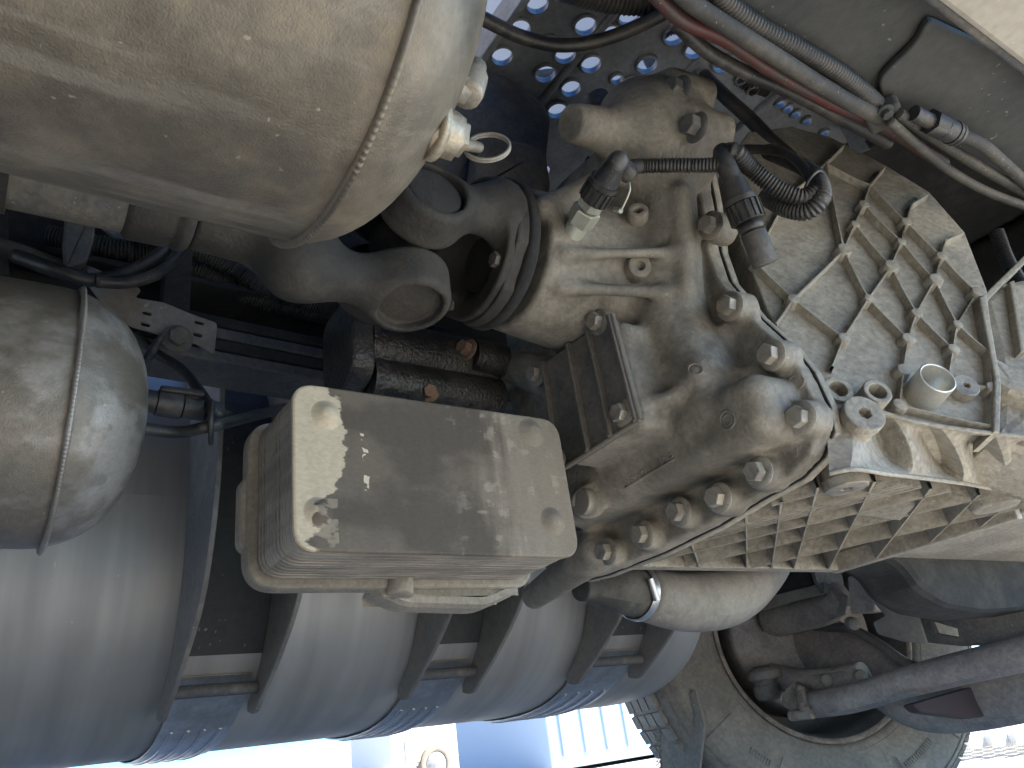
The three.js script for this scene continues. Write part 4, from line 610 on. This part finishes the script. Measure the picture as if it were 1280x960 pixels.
{
  const s = (label, geo, mat, n = 'corrugated_hose', cat = 'corrugated hose') => tag(part(n, geo, mat, scene), label, cat);
  s('corrugated hose looping out over the diamond ribs and back', corrugated([onX(906, 192, .64), onX(918, 190, .64), onX(940, 212, .67), onX(975, 238, .70), onX(1005, 247, .72), onX(1020, 238, .73)], .0105), M.hose);
  s('lower corrugated hose of the loop lying on the diamond ribs', corrugated([onX(955, 246, .72), onX(985, 262, .72), onX(1010, 264, .725), onX(1026, 250, .73), onX(1024, 228, .74), onX(1005, 210, .77), onX(960, 190, .80)], .0105), M.hose);
  s('black cable arching across behind the hose loop', tube([onX(930, 186, .75), onX(975, 190, .76), onX(1000, 205, .75), onX(1015, 228, .74)], .006, 40, 10), M.hose, 'cable', 'cable');
  const tie = new THREE.TorusGeometry(.017, .002, 8, 28); const tq = onX(1016, 232, .735); tie.rotateX(.9); tie.rotateY(.5); tie.translate(tq.x, tq.y, tq.z); s('pale edged cable tie around the hose loop', tie, M.plastic, 'cable_tie', 'cable tie');
  s('thick corrugated hose bending down in front of the perforated deck', corrugated([onX(850, 30, .9), onX(828, 38, .88), onX(814, 58, .87), onX(818, 78, .865), onX(840, 86, .87), onX(870, 85, .89), onX(905, 92, .92), onX(960, 110, 1.0)], .0165, .006), M.hose);
  s('thin corrugated hose bowed over the black bracket', corrugated([onX(655, 100, .78), onX(672, 94, .78), onX(700, 92, .78), onX(728, 98, .78), onX(752, 112, .78), onX(775, 130, .79)], .0085), M.hose);
  s('smooth black cable slung across the deck at the top', tube([onY(470, -60, 1.12), onY(560, 0, 1.1), onY(612, 28, 1.1), onY(650, 46, 1.1), onY(698, 57, 1.1), onY(745, 52, 1.1), onY(800, 32, 1.1), onY(846, 6, 1.1), onY(870, -15, 1.1)], .0088, 60, 12), M.hose, 'cable', 'cable');
  s('wide corrugated hose crossing the top edge above the deck', corrugated([onY(700, -22, 1.14), onY(760, -6, 1.14), onY(820, -3, 1.14), onY(870, -12, 1.14)], .022, .006), M.hose);
  s('black hose dropping from the loom beside the gearbox top', tube([onX(880, 95, .86), onX(905, 120, .86), onX(940, 152, .87), onX(965, 178, .88), onX(990, 200, .9)], .011, 40, 12), M.hose, 'cable', 'cable');
  // loom along the near rail
  const Y = .93;
  s('red air line clipped along the chassis rail', tube([onY(780, -50, Y), onY(850, 24, Y), onY(900, 46, Y), onY(960, 86, Y), onY(1040, 130, Y), onY(1092, 152, Y), onY(1180, 205, Y)], .0078, 60, 12), M.redHose, 'air_line', 'air line');
  s('grey air line lying above the red one along the chassis rail', tube([onY(790, -70, Y - .012), onY(860, 0, Y - .012), onY(920, 40, Y - .012), onY(980, 78, Y - .012), onY(1050, 122, Y - .012), onY(1100, 148, Y - .012)], .0092, 60, 12), M.hoseDusty, 'air_line', 'air line');
  s('dusty corrugated hose above the air lines on the chassis rail', corrugated([onY(870, -40, Y), onY(905, 0, Y), onY(950, 34, Y), onY(1000, 62, Y), onY(1050, 92, Y), onY(1082, 118, Y), onY(1105, 140, Y)], .0105, .0048), M.hose);
  s('black cable running below the red air line', tube([onY(845, 30, Y + .03), onY(880, 62, Y + .03), onY(925, 88, Y + .03), onY(980, 112, Y + .03), onY(1050, 148, Y + .03), onY(1110, 180, Y + .03)], .008, 60, 12), M.hose, 'cable', 'cable');
  const b = thing('hose_clamp_block', 'dark clamp block holding the air lines against the rail', 'clamp', null, onY(1100, 145, Y));
  const bo = new RoundedBoxGeometry(.036, .022, .04, 3, .006); const bq = onY(1103, 143, Y - .006); bo.rotateY(.35); bo.translate(bq.x, bq.y, bq.z); part('block', bo, M.frame, b); bolt(b, onY(1106, 140, Y - .017), V(-.1, -1, .2), .0065, M.frame);
  const Y2 = .9;
  s('grey air line sweeping down to the right edge below the rail', tube([onY(1112, 152, Y2), onY(1150, 185, Y2), onY(1185, 212, Y2), onY(1230, 238, Y2 - .01), onY(1300, 265, Y2 - .02), onY(1460, 330, Y2 - .02)], .0058, 50, 12), M.hoseDusty, 'air_line', 'air line');
  s('corrugated hose between two air lines under the rail at the right', corrugated([onY(1122, 142, Y2 + .01), onY(1160, 168, Y2 + .01), onY(1210, 200, Y2), onY(1300, 252, Y2), onY(1450, 335, Y2)], .007, .0045), M.hoseDusty);
  s('thick grey air line leaving the black coupling at the rail', tube([onY(1196, 168, Y2), onY(1225, 180, Y2), onY(1255, 205, Y2), onY(1300, 245, Y2 - .01), onY(1440, 345, Y2)], .0078, 50, 12), M.hoseDusty, 'air_line', 'air line');
  const c = thing('pipe_coupling', 'black ribbed pipe coupling beside the clamp on the rail', 'coupling', null, onY(1180, 160, Y2)); const c0 = onY(1158, 150, Y2 + .005), c1 = onY(1198, 170, Y2); const cd = c1.clone().sub(c0); const ca = (k) => c0.clone().addScaledVector(cd, k);
  part('body', [cyl(ca(-.4), ca(.1), .009, .009, 16), cyl(ca(.1), ca(.45), .0155, .0155, 6), cyl(ca(.47), ca(.75), .0135, .0135, 20), cyl(ca(.77), ca(.85), .0145, .0145, 20), cyl(ca(.88), ca(.97), .0145, .0135, 20)], M.plastic, c);
  s('corrugated hose hanging at the right edge in front of the bell housing', corrugated([onX(1245, 290, 1.35), onX(1258, 325, 1.35), onX(1275, 355, 1.35), onX(1295, 385, 1.35), onX(1340, 450, 1.35)], .012), M.hose);
}
{ // engine side bits in the dark above the gearbox
  const t = thing('engine_bracket', 'dark engine side bracket with daylight showing past its bent sheet edges', 'bracket', null, onX(1000, 150, 1.25));
  part('rail', prismX(pxX([[960, 128], [1060, 172], [1062, 190], [965, 150]], 1.25), 1.25, 1.32, .003), M.steelDark, t); part('tab', prismX(pxX([[1043, 145], [1062, 152], [1086, 186], [1066, 194]], 1.2), 1.2, 1.206, .001), M.deck, t);
  part('sheet', prismX(pxX([[970, 158], [998, 164], [990, 180], [975, 172]], 1.22), 1.22, 1.226, .001), M.deck, t); part('sheet', prismX(pxX([[1010, 200], [1032, 184], [1040, 192], [1022, 220]], 1.16), 1.16, 1.17, .002), M.deck, t);
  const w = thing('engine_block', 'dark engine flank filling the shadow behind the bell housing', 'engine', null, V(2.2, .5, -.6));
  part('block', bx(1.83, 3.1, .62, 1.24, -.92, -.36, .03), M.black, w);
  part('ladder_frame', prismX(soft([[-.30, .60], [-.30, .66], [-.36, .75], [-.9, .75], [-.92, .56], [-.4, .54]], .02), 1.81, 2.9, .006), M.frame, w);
}
{ // black coolant hose clamped to the pale elbow under the gearbox
  const t = thing('coolant_elbow', 'beige coolant elbow hose with a steel clamp below the gearbox', 'coolant hose', null, V(.85, .47, -.85));
  const P = [onZ(725, 735, -.84), onZ(770, 735, -.845), onZ(800, 742, -.85), onZ(850, 752, -.86), onZ(905, 745, -.88), onZ(950, 712, -.92), onZ(985, 670, -.98)];
  part('rubber_end', sweep(curveOf(P.slice(0, 3)), (u) => lerp(.018, .036, sstep(0, .6, u)), 24, 24), M.hoseDusty, t);
  part('hose', sweep(curveOf(P.slice(2)), (u) => lerp(.038, .050, Math.sin(Math.PI * Math.min(1, u * 1.2))), 40, 28), M.coolHose, t);
  const d = P[3].clone().sub(P[1]).normalize(); const c = P[2].clone().addScaledVector(d, -.012);
  part('hose_clamp', lathe([[.0385, 0], [.0405, .001], [.0405, .011], [.0385, .012]], c, d, 40), M.steel, t);
  part('clamp_screw', cyl(c.clone().add(V(-.005, .01, .042)), c.clone().add(V(.004, -.02, .038)), .005, .005, 8), M.steel, t);
}
// ---------------------------------------------------------------- front wheel, axle and steering
{
  const C = V(1.93, .505, -1.36), yaw = -24 * Math.PI / 180, n = V(Math.sin(yaw), 0, Math.cos(yaw));      // n: the inner side of the wheel
  const t = thing('truck_wheel', 'dusty truck tyre with its inner rim steered out at the bottom right', 'wheel', null, V(C.x, 0, C.z));
  const o = (p) => lathe(p, C, n, 96);
  part('tyre', o([[.288, -.01], [.293, .006], [.305, .012], [.345, .022], [.40, .030], [.44, .026], [.468, .010], [.484, -.012], [.492, -.04], [.492, -.25], [.47, -.30], [.30, -.31]]), M.rubber, t);
  for (const r of [.312, .455, .472]) part('sidewall_ring', o([[r - .002, r < .4 ? .012 : r < .46 ? .017 : .004], [r, r < .4 ? .0155 : r < .46 ? .022 : .009], [r + .002, r < .4 ? .014 : r < .46 ? .0175 : .003]]), M.rubber, t);
  part('rim', o([[.290, -.012], [.2895, .004], [.284, .006], [.280, .002], [.276, -.012], [.268, -.03], [.262, -.08], [.258, -.20], [.20, -.215], [.12, -.21], [.12, -.22], [.21, -.226], [.265, -.21], [.27, -.05]]), M.bracket, t);
  part('rim_edge', o([[.2795, .0022], [.2835, .0064], [.2905, .0042], [.2905, .0074], [.283, .0095], [.277, .003]]), M.rust, t);
  const drum = o([[0, -.02], [.10, -.02], [.125, -.03], [.135, -.05], [.205, -.055], [.215, -.07], [.215, -.20], [0, -.2]]); part('brake_drum', drum, M.axle, t);
  // moulded marks on the sidewall: blocks of raised lettering too worn to read
  const blocks = []; const tq = new THREE.Quaternion().setFromUnitVectors(V(0, 0, 1), n);
  for (const [a0, k] of [[-1.20, 7], [-2.35, 4], [-1.75, 4]]) for (let i = 0; i < k; i++) { const a = a0 + i * .04; for (const [w, h, dx, dy] of [[.003, .016, -.004, 0], [.003, .016, .004, 0], [.008, .003, 0, i % 2 ? .007 : -.007]]) { const b = new THREE.BoxGeometry(w, h, .004); b.translate(dx, dy, 0); b.rotateZ(a + Math.PI / 2); b.translate(.385 * Math.cos(a), .385 * Math.sin(a), .0285); b.applyQuaternion(tq); b.translate(C.x, C.y, C.z); blocks.push(b); } }
  for (let i = 0; i < 5; i++) { const a = -2.6 + i * .45; const b = new THREE.BoxGeometry(.09, .0016, .003); b.rotateZ(a); b.translate(.40 * Math.cos(a), .40 * Math.sin(a), .030); b.applyQuaternion(tq); b.translate(C.x, C.y, C.z); blocks.push(b); }
  part('sidewall_mark', blocks, M.rubber, t);
  // tread blocks
  const tread = []; for (let k = 0; k < 72; k++) { const a = k / 72 * Math.PI * 2; for (const [w, z] of [[.05, -.05], [.05, -.11], [.05, -.17], [.05, -.23]]) { const b = new THREE.BoxGeometry(.034, .012, w); b.translate(0, .494, z); b.rotateZ(a); b.applyQuaternion(tq); b.translate(C.x, C.y, C.z); tread.push(b); } }
  part('tread', tread, M.rubber, t);
}
{
  const T = (n, label, cat) => thing(n, label, cat, null, V(1.9, .4, -.9));
  const ax = T('front_axle', 'black forged front axle beam with swan neck rising to the wheel', 'axle');
  part('beam', [sweep(curveOf([onX(930, 790, 1.98), onX(985, 800, 1.96), onX(1040, 812, 1.93), onX(1090, 838, 1.9), onX(1150, 872, 1.9), onX(1290, 856, 1.9), onX(1430, 838, 1.9)]), (u) => lerp(.075, .058, u), 50, 24, .8, 1.15)], M.axle, ax);
  part('beam_rib', [tube([onX(1020, 788, 1.9), onX(1062, 786, 1.88), onX(1100, 806, 1.86), onX(1135, 830, 1.86), onX(1180, 838, 1.86)], .012, 40, 8)], M.steelDark, ax);
  const kn = T('steering_knuckle', 'black steering knuckle with bolt heads inside the wheel rim', 'knuckle');
  const kc = onX(945, 810, 1.93), k1 = onX(915, 772, 1.93), k2 = onX(965, 850, 1.88), k3 = onX(985, 815, 1.93);
  const kf = [F.cap(k1, kc, .05, .055), F.cap(kc, k2, .045, .03), F.cap(kc, k3, .05, .05)];
  part('body', nets((x, y, z) => { let d = kf[0](x, y, z); for (const f of kf) d = smin(d, f(x, y, z), .02); return d; }, V(1.74, .26, -1.50), V(2.10, .78, -1.02), .008), M.axle, kn);
  const toC = (p) => EYE.clone().sub(p).normalize();
  const kF = (x, y, z) => { let d = kf[0](x, y, z); for (const f of kf) d = smin(d, f(x, y, z), .02); return d; };
  for (const [px, py] of [[920, 778], [946, 776], [925, 797], [905, 790]]) bolt(kn, hit(kF, px, py, 1.2), V(-.75, -.1, .65), .016, M.steelDark);
  const tr = T('tie_rod', 'long dark steering tie rod crossing below the axle to the right edge', 'tie rod');
  part('rod', sweep(curveOf([onX(1008, 882, 1.72), onX(1060, 874, 1.70), onX(1150, 848, 1.70), onX(1300, 812, 1.70), onX(1420, 783, 1.70)]), (u) => lerp(.030, .033, u), 50, 24), M.axle, tr);
  part('rod_clamp', [cyl(onX(990, 868, 1.73), onX(1010, 884, 1.73), .036, .036, 20)], M.rust, tr);
  part('clamp_bolt', [cyl(onX(988, 895, 1.68), onX(1015, 892, 1.68), .012, .012, 10), cyl(onX(1000, 860, 1.70), onX(1006, 888, 1.67), .010, .012, 10)], M.rust, tr);
  const be = T('ball_joint', 'grey ball joint stud and boot at the end of the tie rod', 'ball joint');
  part('socket', [lathe([[0, 0], [.026, .002], [.034, .012], [.034, .036], [.028, .04], [.028, .07], [.02, .085], [0, .085]], onX(962, 876, 1.74), V(-.05, 1, .05), 24)], M.steelDark, be);
  part('boot', lathe([[.03, 0], [.042, .004], [.042, .022], [.03, .03]], onX(957, 850, 1.74), V(-.05, 1, .05), 24), M.bracket, be);
  const ar = T('steering_linkage', 'black steering arm with two pale bolt heads above the tie rod', 'steering arm');
  part('arm', sweep(curveOf([onX(965, 846, 1.80), onX(1010, 853, 1.78), onX(1050, 850, 1.77), onX(1080, 844, 1.77)]), (u) => lerp(.034, .030, u), 30, 20), M.axle, ar);
  for (const p of [[1033, 850], [1076, 845]]) part('bolt', lathe([[0, .01], [.013, .01], [.014, 0], [.014, -.02]], onX(p[0], p[1], 1.735), V(-.7, -.1, .7), 16), M.cast, ar);
  part('pad', prismX(soft(pxX([[1036, 836], [1070, 836], [1084, 846], [1075, 858], [1050, 864], [1038, 860]], 1.75), .006), 1.75, 1.77, .003), M.steelDark, ar);
  const sp = T('engine_sump', 'dark smooth engine sump with a curved lower edge at the right', 'oil sump');
  part('pan', prismZ(soft(pxZ([[1100, 690], [1132, 708], [1150, 735], [1185, 756], [1230, 764], [1420, 752], [1420, 640], [1200, 655]], -.70), .02, 5), -.80, -.70, .015), M.black, sp);
  const cm = T('crossmember', 'dark crossmember with a rectangular slot under the sump', 'crossmember');
  const sl = (() => { const q = pxX([[1163, 776], [1196, 786], [1198, 797], [1170, 792]], 1.72); return q; })();
  part('plate', prismX(pxX([[1120, 745], [1180, 762], [1440, 760], [1440, 800], [1200, 808], [1130, 800]], 1.72), 1.72, 1.735, .002, [sl]), M.steelDark, cm);
  part('tube', sweep(curveOf([onX(1180, 752, 1.80), onX(1230, 778, 1.80), onX(1320, 784, 1.80), onX(1440, 770, 1.80)]), () => .035, 24, 16), M.axle, cm);
  const sh = T('heat_shield', 'light grey bent shield plate between the gearbox and the axle', 'shield');
  part('plate', prismX(soft(pxX([[1090, 752], [1128, 736], [1142, 755], [1158, 805], [1128, 802], [1096, 793], [1090, 778], [1106, 770]], 1.66), .006), 1.66, 1.668, .002), M.bracket, sh);
  const br = T('brake_chamber', 'black air brake chamber above the axle below the gearbox', 'brake chamber');
  part('body', [cyl(onX(958, 735, 1.85), onX(1028, 722, 1.85), .05, .05, 28)], M.black, br);
  part('rim', [cyl(onX(1032, 722, 1.84), onX(1036, 721, 1.84), .058, .058, 28)], M.steelDark, br);
  part('bracket', prismX(soft(pxX([[935, 752], [1030, 728], [1034, 742], [990, 752], [950, 764]], 1.80), .006), 1.80, 1.82, .003), M.coolHose, br);
  const ds = T('dust_shield', 'black bent arm with pale scraped edge above the axle beam', 'arm');
  part('arm', sweep(curveOf([onX(960, 775, 1.86), onX(1000, 768, 1.85), onX(1035, 760, 1.84), onX(1052, 742, 1.83)]), (u) => lerp(.05, .035, u), 30, 20, 1, .8), M.axle, ds);
  part('edge', prismX(pxX([[1052, 742], [1058, 746], [1056, 768], [1024, 782], [1044, 768]], 1.79), 1.79, 1.80, .002), M.coolHose, ds);
  const mt = T('engine_mount', 'dark block of engine mount between the gearbox and the shield plate', 'mount');
  part('block', prismX(soft(pxX([[1058, 720], [1095, 725], [1092, 765], [1062, 768]], 1.76), .008), 1.76, 1.86, .006), M.axle, mt); part('stud', lathe([[0, .01], [.013, .01], [.015, 0], [.015, -.03]], onX(1067, 780, 1.75), V(-.7, -.2, .7), 16), M.coolHose, mt);
  const fl = T('splash_panel', 'dark reddish brown bumper panel below the tie rod at the right', 'panel');
  part('panel', prismZ(soft(pxZ([[1140, 880], [1420, 800], [1420, 872], [1212, 898], [1150, 890]], -.95), .01), -.975, -.95, .004), new THREE.MeshStandardMaterial({ color: new THREE.Color().setRGB(.045, .032, .032), roughness: 1 }), fl);
}
// ---------------------------------------------------------------- the yard beyond the truck
{
  const c = thing('container', 'pale blue container wall standing in the bright yard beyond the tank', 'container', null, onZ(750, 945, -9));
  const a = onZ(688, 945, -9), b = onZ(900, 930, -9); part('wall', bx(a.x, b.x + 1.5, .05, 2.6, -11.4, -9, .03), M.paintBlue, c);
  for (let k = 0; k < 12; k++) { const x = lerp(a.x + .2, b.x + 1.2, k / 11); part('corrugation', bx(x, x + .12, .2, 2.5, -9, -8.965, .01), M.paintBlue, c); }
}
{
  const p = onZ(640, 947, -14), x = p.x; const t = thing('parked_van', 'white parked van with a pale yellow band glimpsed under the fuel tank', 'van', null, V(x, 0, -14));
  const sh = soft([[x - 2.6, .35], [x - 2.6, 2.2], [x + 1.2, 2.2], [x + 1.9, 1.3], [x + 2.6, 1.1], [x + 2.7, .35]], .12, 4); part('body', prismZ(sh, -15.8, -14, .05), M.white, t);
  part('side_band', bx(x - 2.3, x + .3, .42, .8, -13.998, -13.98, .005), M.paintYellow, t);
  part('window', bx(x + .5, x + 1.4, 1.3, 1.9, -14, -13.985, .005), M.glassDark, t);
  for (const o of [-1.7, 1.6]) { const w = part('wheel', [ring(.2, .34, .2, V(x + o, .34, -14.15), V(0, 0, 1), .03)], M.rubber, t); part('rim', lathe([[0, 0], [.2, 0], [.2, .03], [0, .05]], V(x + o, .34, -13.99), V(0, 0, 1), 24), M.steel, w); }
}
{
  const g = onY(1245, 925, .02); const t = thing('pallet_cage', 'white pallet grid lying in bright daylight beyond the tyre', 'pallet', null, V(g.x, 0, g.z));
  for (let k = -7; k <= 7; k++) { part('bar', bx(g.x - .9, g.x + .9, .04, .09, g.z + k * .11 - .012, g.z + k * .11 + .012, .004), M.white, t); part('bar', bx(g.x + k * .11 - .012, g.x + k * .11 + .012, .0405, .0895, g.z - .9, g.z + .9, .004), M.white, t); }
}
{ // dark spray flap between tank and tyre
  const x = 1.55; const t = thing('spray_flap', 'narrow dark spray flap with bristled edge between tank and tyre', 'mud flap', null, onX(850, 900, x));
  part('flap', prismX(pxX([[822, 890], [868, 862], [880, 905], [870, 990], [826, 990]], x), x, x + .01, .002), M.rubber, t);
  const br = []; const a = onX(822, 890, x), b = onX(826, 990, x); for (let k = 0; k < 60; k++) { const q = a.clone().lerp(b, k / 60); const g = new THREE.CylinderGeometry(.0012, .0008, .016 + rnd() * .01, 5); g.rotateX(Math.PI / 2 + (rnd() - .5)); g.translate(q.x - .002, q.y, q.z - .004); br.push(g); } part('bristle', br, M.rubber, t, { kind: 'stuff' });
}
delete gear.userData.f;
renderer.render(scene, camera);
